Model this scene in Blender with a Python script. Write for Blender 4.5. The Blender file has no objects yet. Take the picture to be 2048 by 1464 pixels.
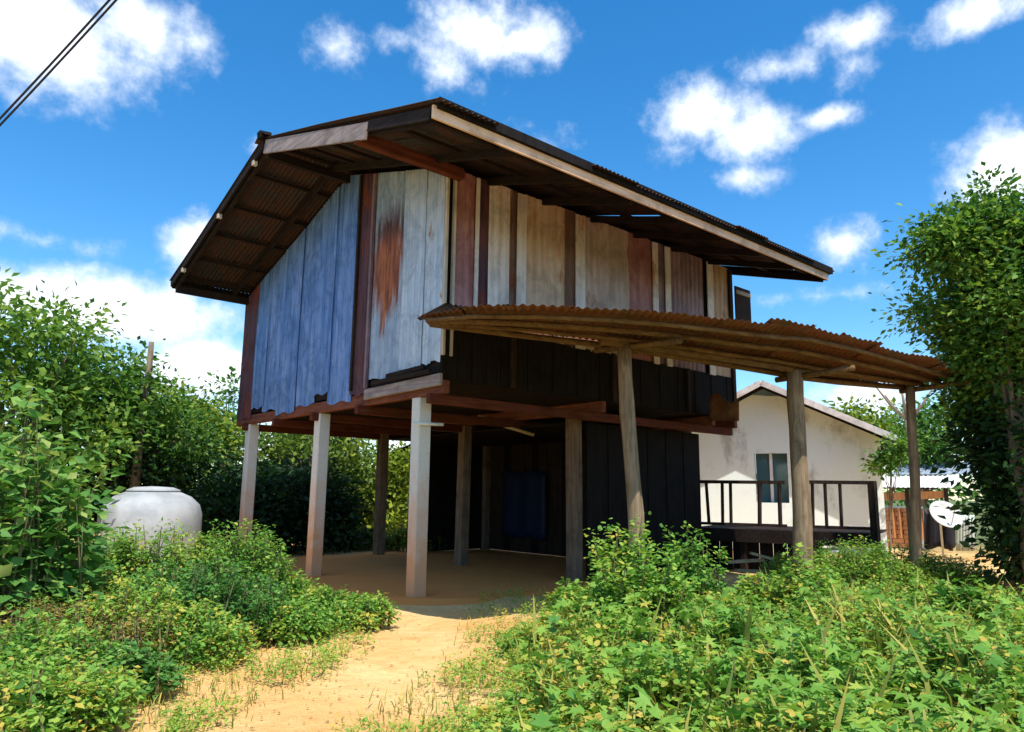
import bpy, math, random
import numpy as np
from mathutils import Vector, Matrix
random.seed(7)
RNG = np.random.default_rng(11)
SC = bpy.context.scene
COL = SC.collection

# ------------------------------------------------------------------ camera
CAM = np.array([-5.3399, -7.9923, 1.2998])
F, PITCH, YAW, ROLL = 1467.2, math.radians(9.855), math.radians(49.277), math.radians(0.7563)
fw = np.array([math.cos(YAW)*math.cos(PITCH), math.sin(YAW)*math.cos(PITCH), math.sin(PITCH)])
rt = np.cross(fw, [0, 0, 1]); rt /= np.linalg.norm(rt)
up = np.cross(rt, fw)
rt, up = rt*math.cos(ROLL)+up*math.sin(ROLL), -rt*math.sin(ROLL)+up*math.cos(ROLL)
cd = bpy.data.cameras.new('camera'); cam = bpy.data.objects.new('camera', cd); COL.objects.link(cam)
cd.sensor_width = 36; cd.lens = F/2048*36; cd.clip_end = 2000; cd.clip_start = .05
cam.matrix_world = Matrix(((rt[0], up[0], -fw[0], CAM[0]), (rt[1], up[1], -fw[1], CAM[1]), (rt[2], up[2], -fw[2], CAM[2]), (0, 0, 0, 1)))
SC.camera = cam

def ray(px, py): return fw*F + rt*(px-1024) - up*(py-732)
def at(px, py, D):                      # point seen at that pixel, D metres away over the ground
    d = ray(px, py); return CAM + d*(D/math.hypot(d[0], d[1]))
def onz(px, py, z):
    d = ray(px, py); return CAM + d*((z-CAM[2])/d[2])

# ------------------------------------------------------------------ sky, sun, exposure
SUN = Vector((-.17, -.50, 1)).normalized()
EL = math.asin(SUN.z); AZ = math.atan2(SUN.x, SUN.y)
W = bpy.data.worlds.new('World'); SC.world = W; W.use_nodes = True
nt = W.node_tree; nt.nodes.clear()
def nd(t, kind, **kw):
    n = t.nodes.new(kind)
    for k, v in kw.items():
        if k.startswith('i_'): n.inputs[k[2:].replace('_', ' ')].default_value = v
        else: setattr(n, k, v)
    return n
def mth(t, op, a, b=None, c=None, clamp=False):
    n = t.nodes.new('ShaderNodeMath'); n.operation = op; n.use_clamp = clamp
    for i, x in enumerate((a, b, c)):
        if x is None: continue
        if isinstance(x, (int, float)): n.inputs[i].default_value = x
        else: t.links.new(x, n.inputs[i])
    return n.outputs[0]
def vmth(t, op, a, b=None):
    n = t.nodes.new('ShaderNodeVectorMath'); n.operation = op
    for i, x in enumerate((a, b)):
        if x is None: continue
        if isinstance(x, (tuple, list)): n.inputs[i].default_value = x
        else: t.links.new(x, n.inputs[i])
    return n
sky = nd(nt, 'ShaderNodeTexSky', sky_type='NISHITA', sun_disc=False, sun_elevation=EL, sun_rotation=AZ, air_density=1.0, dust_density=.3, ozone_density=3.0)
tc = nd(nt, 'ShaderNodeTexCoord')
sep = nd(nt, 'ShaderNodeSeparateXYZ'); nt.links.new(tc.outputs['Generated'], sep.inputs[0])
azi = mth(nt, 'ARCTAN2', sep.outputs[1], sep.outputs[0])
# the cloud field repeats every quarter turn (broken up by noise), so the sky goes on all round
PER = math.pi/2
azw = mth(nt, 'SUBTRACT', mth(nt, 'FLOORED_MODULO', mth(nt, 'ADD', mth(nt, 'SUBTRACT', azi, YAW), PER/2), PER), PER/2)
ele = mth(nt, 'ARCSINE', sep.outputs[2])
comb = nd(nt, 'ShaderNodeCombineXYZ'); nt.links.new(azw, comb.inputs[0]); nt.links.new(ele, comb.inputs[1])
nz = nd(nt, 'ShaderNodeTexNoise', i_Scale=9.0, i_Detail=7.0, i_Roughness=.62); nt.links.new(tc.outputs['Generated'], nz.inputs['Vector'])
nzb = nd(nt, 'ShaderNodeTexNoise', i_Scale=26.0, i_Detail=6.0, i_Roughness=.6); nt.links.new(tc.outputs['Generated'], nzb.inputs['Vector'])
off = vmth(nt, 'MULTIPLY', vmth(nt, 'SUBTRACT', nz.outputs['Color'], (.5, .5, .5)).outputs[0], (.055, .045, 0))
pos = vmth(nt, 'ADD', comb.outputs[0], off.outputs[0])
clouds = [ # pixel x, y, half width, half height, strength
 (60, 60, 240, 150, 1.1), (290, 60, 130, 90, .8), (665, 85, 48, 48, .55), (960, 50, 120, 75, .85), (1060, 80, 90, 55, .8), (890, 120, 55, 60, .65),
 (800, 78, 40, 28, .4), (1700, 60, 85, 50, .75), (1560, 125, 90, 38, .6), (1690, 130, 50, 50, .4), (1960, 30, 120, 45, .8), (1400, 225, 105, 62, .95),
 (1510, 260, 100, 72, .95), (1655, 232, 85, 28, .75), (1500, 350, 70, 40, .5), (1350, 300, 60, 30, .4), (2000, 345, 120, 110, 1.2), (1690, 485, 68, 55, .75),
 (395, 490, 75, 70, 1.0), (220, 620, 270, 85, 1.25), (40, 590, 220, 70, 1.1), (400, 740, 140, 90, 1.1), (100, 480, 150, 25, .35), (515, 298, 26, 22, .5),
 (1740, 800, 130, 60, .9), (1080, 268, 50, 22, .28), (960, 175, 35, 28, .35), (1650, 590, 160, 16, .25), (600, 880, 400, 60, .7), (1300, 900, 500, 50, .7),
 (1100, -330, 260, 110, .8), (500, -600, 300, 150, .8), (1700, -700, 340, 130, .7), (-220, 300, 160, 90, .7), (2300, 150, 150, 90, .7), (200, -900, 420, 200, .8), (1250, -1100, 500, 220, .8), (-250, -350, 260, 130, .8), (2200, -350, 260, 120, .8), (1700, -1700, 900, 300, .8)]
dens = None
for (cx, cy, hw, hh, s) in clouds:
    d = ray(cx, cy); d = d/np.linalg.norm(d)
    a = math.atan2(d[1], d[0])-YAW; e = math.asin(d[2])
    k = 1467*(1/max(.5, math.cos(a))**1.5)
    q = vmth(nt, 'MULTIPLY', vmth(nt, 'SUBTRACT', pos.outputs[0], (a, e, 0)).outputs[0], (k/hw*math.cos(e), k/hh, 0))
    L = vmth(nt, 'LENGTH', q.outputs[0]).outputs['Value']
    v = mth(nt, 'MULTIPLY', mth(nt, 'SUBTRACT', 1.22, L), s)
    dens = v if dens is None else mth(nt, 'SMOOTH_MAX', dens, v, .15)
fine = mth(nt, 'MULTIPLY', mth(nt, 'SUBTRACT', nzb.outputs['Fac'], .5), 1.5)
dd = mth(nt, 'ADD', dens, fine)
mr = nd(nt, 'ShaderNodeMapRange', interpolation_type='SMOOTHSTEP'); nt.links.new(dd, mr.inputs[0])
mr.inputs[1].default_value = -.02; mr.inputs[2].default_value = 1.0; mr.inputs[3].default_value = 0; mr.inputs[4].default_value = .97
hs = nd(nt, 'ShaderNodeHueSaturation', i_Saturation=1.36, i_Value=1.0); hs.inputs['Hue'].default_value = .497
nt.links.new(sky.outputs[0], hs.inputs['Color'])
cm = nd(nt, 'ShaderNodeMix', data_type='RGBA'); nt.links.new(mr.outputs[0], cm.inputs[0]); nt.links.new(hs.outputs[0], cm.inputs[6])
cr = nd(nt, 'ShaderNodeMix', data_type='RGBA'); cr.inputs[6].default_value = (3.9, 4.5, 5.4, 1); cr.inputs[7].default_value = (7.3, 7.4, 7.4, 1)
mr2 = nd(nt, 'ShaderNodeMapRange'); nt.links.new(dd, mr2.inputs[0]); mr2.inputs[1].default_value = .15; mr2.inputs[2].default_value = 1.5
nt.links.new(mr2.outputs[0], cr.inputs[0]); nt.links.new(cr.outputs[2], cm.inputs[7])
bg = nd(nt, 'ShaderNodeBackground', i_Strength=.132); nt.links.new(cm.outputs[2], bg.inputs[0])
out = nd(nt, 'ShaderNodeOutputWorld'); nt.links.new(bg.outputs[0], out.inputs[0])
sl = bpy.data.lights.new('sun', 'SUN'); so = bpy.data.objects.new('sun', sl); COL.objects.link(so)
sl.energy = 3.5; sl.angle = math.radians(.55); sl.color = (1, .95, .86)
so.rotation_euler = (-SUN).to_track_quat('-Z', 'Y').to_euler(); so.location = (0, 0, 30)
SC.view_settings.view_transform = 'Standard'; SC.view_settings.look = 'None'; SC.view_settings.gamma = 1
SC.view_settings.use_curve_mapping = False; SC.view_settings.exposure = .80
SC.cycles.max_bounces = 6; SC.cycles.diffuse_bounces = 2; SC.cycles.transparent_max_bounces = 6

# ------------------------------------------------------------------ materials
MATS = {}
def base_mat(name, rough=.8, metal=0.0):
    m = bpy.data.materials.new(name); m.use_nodes = True; t = m.node_tree; b = t.nodes['Principled BSDF']
    b.inputs['Roughness'].default_value = rough; b.inputs['Metallic'].default_value = metal
    b.inputs['Specular IOR Level'].default_value = .3
    MATS[name] = m; return m, t, b
def rgb(c): return (c[0], c[1], c[2], 1)
def mixc(t, fac, a, b, mode='MIX'):
    n = t.nodes.new('ShaderNodeMix'); n.data_type = 'RGBA'; n.blend_type = mode
    for i, x in ((0, fac), (6, a), (7, b)):
        if isinstance(x, (int, float)): n.inputs[i].default_value = x
        elif isinstance(x, tuple): n.inputs[i].default_value = rgb(x)
        else: t.links.new(x, n.inputs[i])
    return n.outputs[2]
def noise(t, vec, scale, detail=4, rough=.6, dist=0.0):
    n = t.nodes.new('ShaderNodeTexNoise'); n.inputs['Scale'].default_value = scale; n.inputs['Detail'].default_value = detail
    n.inputs['Roughness'].default_value = rough; n.inputs['Distortion'].default_value = dist
    t.links.new(vec, n.inputs['Vector']); return n.outputs['Fac']
def ramp(t, x, lo, hi):
    n = t.nodes.new('ShaderNodeMapRange'); n.interpolation_type = 'SMOOTHSTEP'; t.links.new(x, n.inputs[0])
    n.inputs[1].default_value = lo; n.inputs[2].default_value = hi; return n.outputs[0]
def coords(t, scale=(1, 1, 1), jitter=True):
    g = t.nodes.new('ShaderNodeTexCoord'); v = g.outputs['Object']
    if jitter:
        oi = t.nodes.new('ShaderNodeObjectInfo'); a = t.nodes.new('ShaderNodeVectorMath'); a.operation = 'MULTIPLY_ADD'
        cb = t.nodes.new('ShaderNodeCombineXYZ')
        for i in range(3): t.links.new(oi.outputs['Random'], cb.inputs[i])
        t.links.new(cb.outputs[0], a.inputs[0]); a.inputs[1].default_value = (37, 53, 71); t.links.new(v, a.inputs[2]); v = a.outputs[0]
    m = t.nodes.new('ShaderNodeMapping'); m.inputs['Scale'].default_value = scale; t.links.new(v, m.inputs[0]); return m.outputs[0]
def bump(t, b, h, strength=.4, dist=.01):
    n = t.nodes.new('ShaderNodeBump'); n.inputs['Strength'].default_value = strength; n.inputs['Distance'].default_value = dist
    t.links.new(h, n.inputs['Height']); t.links.new(n.outputs[0], b.inputs['Normal'])
def metal_mat(name, c, c2, rust=(.17, .055, .02), amount=.5, met=.35, rough=.45):
    m, t, b = base_mat(name, rough, met)
    v = coords(t, (6, 6, .55)); v2 = coords(t, (1.6, 1.6, .9)); v3 = coords(t, (30, 30, 3))
    st = noise(t, v, 1.6, 5, .65); bl = noise(t, v2, 1.5, 6, .65, .4); fn = noise(t, v3, 1.5, 4, .6)
    k = mixc(t, ramp(t, st, .3, .7), c, c2)
    k = mixc(t, mth(t, 'MULTIPLY', ramp(t, fn, .45, .8), .35), k, tuple(x*.55 for x in c))
    v4 = coords(t, (1.1, 1.1, 1.0)); big_ = noise(t, v4, 2.2, 5, .7, .8); k = mixc(t, mth(t, 'MULTIPLY', ramp(t, big_, .42, .68), .55), k, tuple(x*.5 for x in c))
    r = ramp(t, mth(t, 'ADD', bl, mth(t, 'MULTIPLY', mth(t, 'SUBTRACT', st, .5), .6)), 1-amount-.08, 1-amount+.1)
    r2 = mixc(t, ramp(t, fn, .3, .7), rust, tuple(min(1, x*2.1) for x in rust))
    k = mixc(t, r, k, r2); t.links.new(k, b.inputs['Base Color'])
    inv = mth(t, 'SUBTRACT', 1, r); t.links.new(mth(t, 'MULTIPLY', inv, met), b.inputs['Metallic'])
    t.links.new(mth(t, 'ADD', mth(t, 'MULTIPLY', r, .4), rough), b.inputs['Roughness'])
    bump(t, b, fn, .25, .004); return m
def wood_mat(name, c, c2, axis=2, rough=.8, stain=None):
    m, t, b = base_mat(name, rough); b.inputs['Specular IOR Level'].default_value = .12
    sc = [14, 14, 14]; sc[axis] = .9
    v = coords(t, tuple(sc)); g = noise(t, v, 2, 6, .65, .6); v2 = coords(t, (2.2, 2.2, 2.2)); p = noise(t, v2, 1.5, 4, .6)
    k = mixc(t, ramp(t, g, .3, .72), c, c2); k = mixc(t, mth(t, 'MULTIPLY', ramp(t, p, .45, .75), .55), k, tuple(x*.45 for x in c))
    t.links.new(k, b.inputs['Base Color']); bump(t, b, g, .5, .006); return m
metal_mat('zinc_blue', (.075, .18, .43), (.24, .35, .62), amount=.24, met=.2)
metal_mat('zinc_pale', (.42, .50, .60), (.66, .70, .76), amount=.30, met=.25)
metal_mat('zinc_patch', (.26, .36, .52), (.46, .54, .66), rust=(.20, .10, .08), amount=.28, met=.0)
metal_mat('rust_maroon', (.075, .032, .045), (.14, .06, .07), rust=(.11, .03, .02), amount=.42, met=.1, rough=.6)
metal_mat('rust_rose', (.32, .125, .12), (.52, .27, .24), rust=(.17, .05, .04), amount=.42, met=.1, rough=.55)
metal_mat('rust_mauve', (.22, .13, .155), (.38, .26, .28), rust=(.20, .09, .07), amount=.36, met=.1, rough=.55)
metal_mat('sheet_white', (.74, .62, .55), (.88, .79, .72), rust=(.30, .13, .06), amount=.36, met=.1)
metal_mat('sheet_cream', (.55, .36, .23), (.74, .55, .39), rust=(.28, .15, .08), amount=.34, met=.1, rough=.55)
metal_mat('sheet_grey', (.46, .33, .27), (.64, .50, .43), rust=(.24, .13, .08), amount=.34, met=.1, rough=.55)
metal_mat('sheet_tan', (.46, .29, .16), (.60, .42, .27), rust=(.24, .12, .06), amount=.35, met=.1, rough=.55)
metal_mat('rust_brown', (.14, .075, .05), (.24, .14, .10), rust=(.12, .045, .025), amount=.42, met=.1, rough=.6)
metal_mat('roof_tin', (.022, .024, .03), (.045, .04, .04), rust=(.035, .018, .014), amount=.55, met=.15, rough=.65)
metal_mat('lean_tin', (.085, .045, .02), (.17, .09, .04), rust=(.09, .03, .012), amount=.55, met=.1, rough=.6)
metal_mat('far_tin', (.60, .60, .62), (.75, .75, .76), amount=.2, met=.1)
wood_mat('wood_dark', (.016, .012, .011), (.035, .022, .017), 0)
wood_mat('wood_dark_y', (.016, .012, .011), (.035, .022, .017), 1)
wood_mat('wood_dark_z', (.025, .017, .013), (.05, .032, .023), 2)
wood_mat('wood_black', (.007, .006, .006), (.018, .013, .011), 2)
wood_mat('deck_wood', (.022, .014, .012), (.06, .04, .03), 2)
wood_mat('wood_red', (.085, .022, .012), (.15, .045, .024), 0)
wood_mat('wood_red_y', (.14, .045, .028), (.24, .09, .055), 1)
wood_mat('wood_peach', (.66, .43, .28), (.84, .62, .46), 0)
wood_mat('wood_grey_y', (.22, .175, .17), (.42, .35, .33), 1)
wood_mat('wood_grey_x', (.30, .25, .22), (.46, .40, .35), 0)
wood_mat('wood_pale', (.50, .42, .33), (.66, .58, .47), 2)
wood_mat('wood_orange', (.52, .21, .08), (.66, .32, .14), 2)
wood_mat('bark', (.16, .12, .085), (.27, .21, .15), 2)
wood_mat('bark_pole', (.17, .115, .07), (.36, .26, .16), 2)
wood_mat('pole_brown', (.09, .05, .022), (.20, .115, .05), 0)
wood_mat('bamboo', (.42, .30, .15), (.55, .42, .24), 0)
wood_mat('shaded_post', (.13, .085, .055), (.27, .18, .12), 2)  # darker tone for inner posts, with the shade under the house in the colour
wood_mat('stem_green', (.12, .14, .05), (.20, .16, .08), 2)

m = MATS['zinc_patch']; t = m.node_tree; b = t.nodes['Principled BSDF']     # one big tapering rust stain, running down in a streak
g = t.nodes.new('ShaderNodeTexCoord'); vv = g.outputs['Object']; q_ = t.nodes.new('ShaderNodeSeparateXYZ'); t.links.new(vv, q_.inputs[0])
mp = t.nodes.new('ShaderNodeMapping'); mp.inputs['Scale'].default_value = (3, 11, 1.2); t.links.new(vv, mp.inputs[0]); nn = noise(t, mp.outputs[0], 1.5, 6, .65)
dy = mth(t, 'DIVIDE', mth(t, 'ABSOLUTE', mth(t, 'SUBTRACT', q_.outputs[1], .82)), .44); dz = mth(t, 'DIVIDE', mth(t, 'ABSOLUTE', mth(t, 'SUBTRACT', q_.outputs[2], 4.55)), .85)
r_ = mth(t, 'SQRT', mth(t, 'ADD', mth(t, 'MULTIPLY', dy, dy), mth(t, 'POWER', dz, 3)))
dy2 = mth(t, 'DIVIDE', mth(t, 'ABSOLUTE', mth(t, 'SUBTRACT', q_.outputs[1], .88)), .07); dz2 = mth(t, 'DIVIDE', mth(t, 'ABSOLUTE', mth(t, 'SUBTRACT', q_.outputs[2], 3.9)), .45)
r2_ = mth(t, 'MAXIMUM', dy2, dz2)
rr = mth(t, 'ADD', mth(t, 'MINIMUM', r_, r2_), mth(t, 'MULTIPLY', mth(t, 'SUBTRACT', nn, .5), 1.9))
fac = mth(t, 'SUBTRACT', 1, ramp(t, rr, .55, 1.25))
old = b.inputs['Base Color'].links[0].from_socket
k = mixc(t, fac, old, mixc(t, ramp(t, q_.outputs[2], 4.7, 5.1), mixc(t, ramp(t, nn, .35, .7), (.17, .04, .014), (.48, .16, .045)), (.09, .035, .02))); t.links.new(k, b.inputs['Base Color'])

m, t, b = base_mat('concrete_post', .85)      # pale cast concrete, splashed with orange mud near the foot
v = coords(t); n1 = noise(t, v, 5, 6, .65); n2 = noise(t, v, 40, 3)
k = mixc(t, n1, (.60, .58, .54), (.78, .76, .71)); k = mixc(t, mth(t, 'MULTIPLY', ramp(t, n2, .5, .8), .3), k, (.25, .23, .2))
g = t.nodes.new('ShaderNodeTexCoord'); s = t.nodes.new('ShaderNodeSeparateXYZ'); t.links.new(g.outputs['Object'], s.inputs[0])
hz = mth(t, 'ADD', s.outputs[2], mth(t, 'MULTIPLY', mth(t, 'SUBTRACT', n1, .5), -1.9))
mud = t.nodes.new('ShaderNodeMapRange'); t.links.new(hz, mud.inputs[0]); mud.inputs[1].default_value = 1.7; mud.inputs[2].default_value = .4
k = mixc(t, mth(t, 'MULTIPLY', mud.outputs[0], .78), k, (.62, .24, .045)); t.links.new(k, b.inputs['Base Color']); bump(t, b, n2, .4, .004)

m, t, b = base_mat('sandy_soil', .95)
v = coords(t, jitter=False); a1 = noise(t, v, .55, 5, .6); a2 = noise(t, v, 3.2, 6, .65); a3 = noise(t, v, 38, 5, .7)
k = mixc(t, ramp(t, a1, .35, .65), (.64, .35, .115), (.76, .50, .22)); k = mixc(t, mth(t, 'MULTIPLY', ramp(t, a2, .5, .75), .6), k, (.62, .29, .075))
k = mixc(t, mth(t, 'MULTIPLY', ramp(t, a3, .52, .75), .35), k, (.36, .22, .10))
far = t.nodes.new('ShaderNodeVectorMath'); far.operation = 'LENGTH'; t.links.new(v, far.inputs[0])
k = mixc(t, ramp(t, far.outputs['Value'], 12, 22), k, mixc(t, a2, (.07, .12, .03), (.16, .17, .06))); t.links.new(k, b.inputs['Base Color'])
a4 = noise(t, v, 9, 3, .5); bump(t, b, mth(t, 'ADD', mth(t, 'ADD', a3, mth(t, 'MULTIPLY', a4, 2)), mth(t, 'MULTIPLY', a2, 3)), .7, .025)

m, t, b = base_mat('packed_floor', .9)
v = coords(t, jitter=False); a1 = noise(t, v, 1.2, 6, .6); a3 = noise(t, v, 30, 4, .7)
k = mixc(t, a1, (.62, .20, .035), (.72, .32, .085)); k = mixc(t, mth(t, 'MULTIPLY', ramp(t, a3, .5, .8), .3), k, (.28, .15, .07))
t.links.new(k, b.inputs['Base Color']); bump(t, b, a3, .5, .01)

m, t, b = base_mat('plaster', .85)        # whitewashed wall with dark mildew bleeding down from the roof
v = coords(t, (1, 1, .6)); a1 = noise(t, v, 1.7, 6, .65); a2 = noise(t, v, 14, 5, .6)
k = mixc(t, a2, (.78, .85, .82), (.84, .91, .89)); k = mixc(t, mth(t, 'MULTIPLY', ramp(t, a1, .52, .72), .65), k, (.30, .29, .22)); t.links.new(k, b.inputs['Base Color']); bump(t, b, a2, .3, .01)
m, t, b = base_mat('jar_concrete', .75)
v = coords(t, (1, 1, 1)); a1 = noise(t, v, 2.4, 6, .6); k = mixc(t, ramp(t, a1, .3, .7), (.27, .29, .31), (.42, .44, .46)); t.links.new(k, b.inputs['Base Color']); bump(t, b, a1, .3, .01)
def flat(name, c, rough=.6, metal=0, var=.25):
    m, t, b = base_mat(name, rough, metal); v = coords(t); a = noise(t, v, 6, 4)
    k = mixc(t, a, tuple(x*(1-var) for x in c), tuple(min(1, x*(1+var)) for x in c)); t.links.new(k, b.inputs['Base Color']); return m
flat('window_frame', (.75, .76, .78)); flat('tarp_blue', (.007, .016, .05)); flat('cloth_black', (.015, .015, .022)); flat('dish_grey', (.55, .55, .52))
flat('cable_black', (.02, .02, .03)); flat('string_cyan', (.10, .62, .75)); flat('panel_pale', (.50, .58, .52)); flat('brick_orange', (.55, .24, .11)); flat('tube_white', (.75, .75, .72))
flat('roof_blue_grey', (.30, .36, .44), .5, .2); flat('roof_teal', (.25, .55, .48)); flat('roof_white', (.78, .78, .76)); flat('cardboard', (.55, .42, .25))
m, t, b = base_mat('glass_dark', .08); b.inputs['Base Color'].default_value = (.06, .13, .16, 1); b.inputs['Specular IOR Level'].default_value = .8

def leaf_mat(name, stops, trans=.42, rough=.55):
    m, t, b = base_mat(name, rough); t.nodes.remove(b)
    a = t.nodes.new('ShaderNodeAttribute'); a.attribute_name = 'tint'
    r = t.nodes.new('ShaderNodeValToRGB'); t.links.new(a.outputs['Fac'], r.inputs[0]); e = r.color_ramp.elements
    while len(e) < len(stops): e.new(.5)
    for i, (p, c) in enumerate(stops): e[i].position = p; e[i].color = rgb(c)
    d = t.nodes.new('ShaderNodeBsdfPrincipled'); d.inputs['Roughness'].default_value = rough; d.inputs['Specular IOR Level'].default_value = .25
    tr = t.nodes.new('ShaderNodeBsdfTranslucent'); mx = t.nodes.new('ShaderNodeMixShader'); mx.inputs[0].default_value = trans
    t.links.new(r.outputs[0], d.inputs['Base Color'])
    br = mixc(t, .5, r.outputs[0], (.9, 1, .25), 'MULTIPLY'); t.links.new(br, tr.inputs[0])
    t.links.new(d.outputs[0], mx.inputs[1]); t.links.new(tr.outputs[0], mx.inputs[2])
    t.links.new(mx.outputs[0], t.nodes['Material Output'].inputs[0]); return m
leaf_mat('leaf_weed', [(0, (.035, .12, .022)), (.35, (.11, .28, .045)), (.7, (.25, .45, .07)), (.92, (.46, .50, .08)), (1, (.60, .46, .09))])
leaf_mat('leaf_bush', [(0, (.03, .10, .025)), (.5, (.09, .25, .05)), (.85, (.19, .38, .08)), (1, (.36, .45, .12))])
leaf_mat('leaf_tree', [(0, (.022, .075, .016)), (.5, (.08, .20, .035)), (.85, (.17, .32, .05)), (1, (.30, .42, .07))])
leaf_mat('leaf_yellow', [(0, (.05, .11, .02)), (.5, (.14, .23, .035)), (1, (.36, .42, .04))])
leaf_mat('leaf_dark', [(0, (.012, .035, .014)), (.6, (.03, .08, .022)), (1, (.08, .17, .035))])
leaf_mat('leaf_dry', [(0, (.09, .06, .03)), (.5, (.30, .17, .06)), (.8, (.50, .32, .08)), (1, (.24, .28, .05))], .2)
leaf_mat('grass_dry', [(0, (.12, .17, .03)), (.5, (.36, .36, .07)), (1, (.60, .46, .12))], .3)

# ------------------------------------------------------------------ mesh helpers
class MB:
    def __init__(s): s.v = []; s.f = []
    def add(s, vs, fs):
        n = len(s.v); s.v += [tuple(map(float, x)) for x in vs]; s.f += [tuple(i+n for i in f) for f in fs]; return s
    def bar(s, A, B, w, h, upv=(0, 0, 1), taper=1.0):             # box from A to B, w across, h along upv
        A = Vector(tuple(map(float, A))); B = Vector(tuple(map(float, B))); d = (B-A).normalized(); u = Vector(upv)
        if abs(d.dot(u)) > .98: u = Vector((0, 1, 0))
        sdir = d.cross(u).normalized(); u = sdir.cross(d).normalized(); vs = []
        for P, k in ((A, 1), (B, taper)):
            for a, c in ((-1, -1), (1, -1), (1, 1), (-1, 1)): vs.append(P + sdir*(a*w*k/2) + u*(c*h*k/2))
        return s.add(vs, [(3, 2, 1, 0), (4, 5, 6, 7), (0, 1, 5, 4), (1, 2, 6, 5), (2, 3, 7, 6), (3, 0, 4, 7)])
    def box(s, lo, hi):
        (a, b, c), (d, e, f) = lo, hi
        return s.add([(a, b, c), (d, b, c), (d, e, c), (a, e, c), (a, b, f), (d, b, f), (d, e, f), (a, e, f)],
                     [(3, 2, 1, 0), (4, 5, 6, 7), (0, 1, 5, 4), (1, 2, 6, 5), (2, 3, 7, 6), (3, 0, 4, 7)])
    def tube(s, pts, rad, n=7, wob=0.0):
        pts = [Vector(tuple(map(float, p))) for p in pts]; vs = []; fs = []
        for i, p in enumerate(pts):
            d = (pts[min(i+1, len(pts)-1)]-pts[max(i-1, 0)]).normalized()
            a = d.orthogonal().normalized() if i == 0 else (a - d*a.dot(d)).normalized()
            b_ = d.cross(a); r = rad[i] if isinstance(rad, (list, tuple)) else rad
            for k in range(n):
                th = 2*math.pi*k/n; rr = r*(1+random.uniform(-wob, wob)); vs.append(p+a*math.cos(th)*rr+b_*math.sin(th)*rr)
        for i in range(len(pts)-1):
            for k in range(n): fs.append((i*n+k, i*n+(k+1) % n, (i+1)*n+(k+1) % n, (i+1)*n+k))
        fs.append(tuple(range(n-1, -1, -1))); fs.append(tuple((len(pts)-1)*n+k for k in range(n)))
        return s.add(vs, fs)
    def lathe(s, c, prof, n=28):
        vs = []; fs = []
        for r, z in prof:
            for k in range(n): th = 2*math.pi*k/n; vs.append((c[0]+r*math.cos(th), c[1]+r*math.sin(th), c[2]+z))
        for i in range(len(prof)-1):
            for k in range(n): fs.append((i*n+k, i*n+(k+1) % n, (i+1)*n+(k+1) % n, (i+1)*n+k))
        fs.append(tuple((len(prof)-1)*n+k for k in range(n))); return s.add(vs, fs)
    def grid(s, P):                                              # P[i][j] points
        r, c = len(P), len(P[0]); return s.add([q for row in P for q in row], [(i*c+j, i*c+j+1, (i+1)*c+j+1, (i+1)*c+j) for i in range(r-1) for j in range(c-1)])
    def build(s, name, mat, parent=None, smooth=False, bevel=0, thick=0):
        me = bpy.data.meshes.new(name); me.from_pydata(s.v, [], s.f); me.validate(); me.update()
        if mat: me.materials.append(MATS[mat])
        if smooth: me.polygons.foreach_set('use_smooth', [True]*len(me.polygons))
        o = bpy.data.objects.new(name, me); COL.objects.link(o)
        if parent: o.parent = parent; o.matrix_parent_inverse = Matrix.Translation(parent.location).inverted()
        if bevel: mo = o.modifiers.new('bevel', 'BEVEL'); mo.width = bevel; mo.segments = 1
        if thick: mo = o.modifiers.new('solid', 'SOLIDIFY'); mo.thickness = thick
        return o
def tag(o, label=None, cat=None, group=None, kind=None):
    for k, v in (('label', label), ('category', cat), ('group', group), ('kind', kind)):
        if v: o[k] = v
    return o
def thing(name, label, cat, loc, group=None):
    o = bpy.data.objects.new(name, None); COL.objects.link(o); o.location = tuple(map(float, loc)); o.empty_display_size = .2
    return tag(o, label, cat, group)

SHAPES = {
 'ovate': ([(0, 0, 0), (.45, .30, .07), (1, 0, -.06), (.45, -.30, .07)], [(0, 1, 2), (0, 2, 3)]),
 'round': ([(0, 0, 0), (.25, .36, .06), (.75, .36, .04), (1, 0, -.05), (.75, -.36, .04), (.25, -.36, .06)], [(0, 1, 2, 3), (0, 3, 4, 5)]),
 'lance': ([(0, 0, 0), (.5, .11, .03), (1, 0, -.10), (.5, -.11, .03)], [(0, 1, 2), (0, 2, 3)]),
 'lobed': ([(0, 0, 0), (.12, .50, .02), (.30, .22, .05), (.72, .52, -.03), (.52, .14, .05), (1, 0, -.08), (.52, -.14, .05), (.72, -.52, -.03), (.30, -.22, .05), (.12, -.50, .02)],
           [(0, 1, 2), (0, 2, 3, 4), (0, 4, 5), (0, 5, 6), (0, 6, 7, 8), (0, 8, 9)]),
 'blade': ([(0, -.035, 0), (0, .035, 0), (.5, .03, .10), (1, 0, -.05), (.5, -.03, .10)], [(0, 1, 2, 4), (4, 2, 3)]),
}
def nrm(a): return a/np.maximum(1e-9, np.linalg.norm(a, axis=1, keepdims=True))
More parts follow.
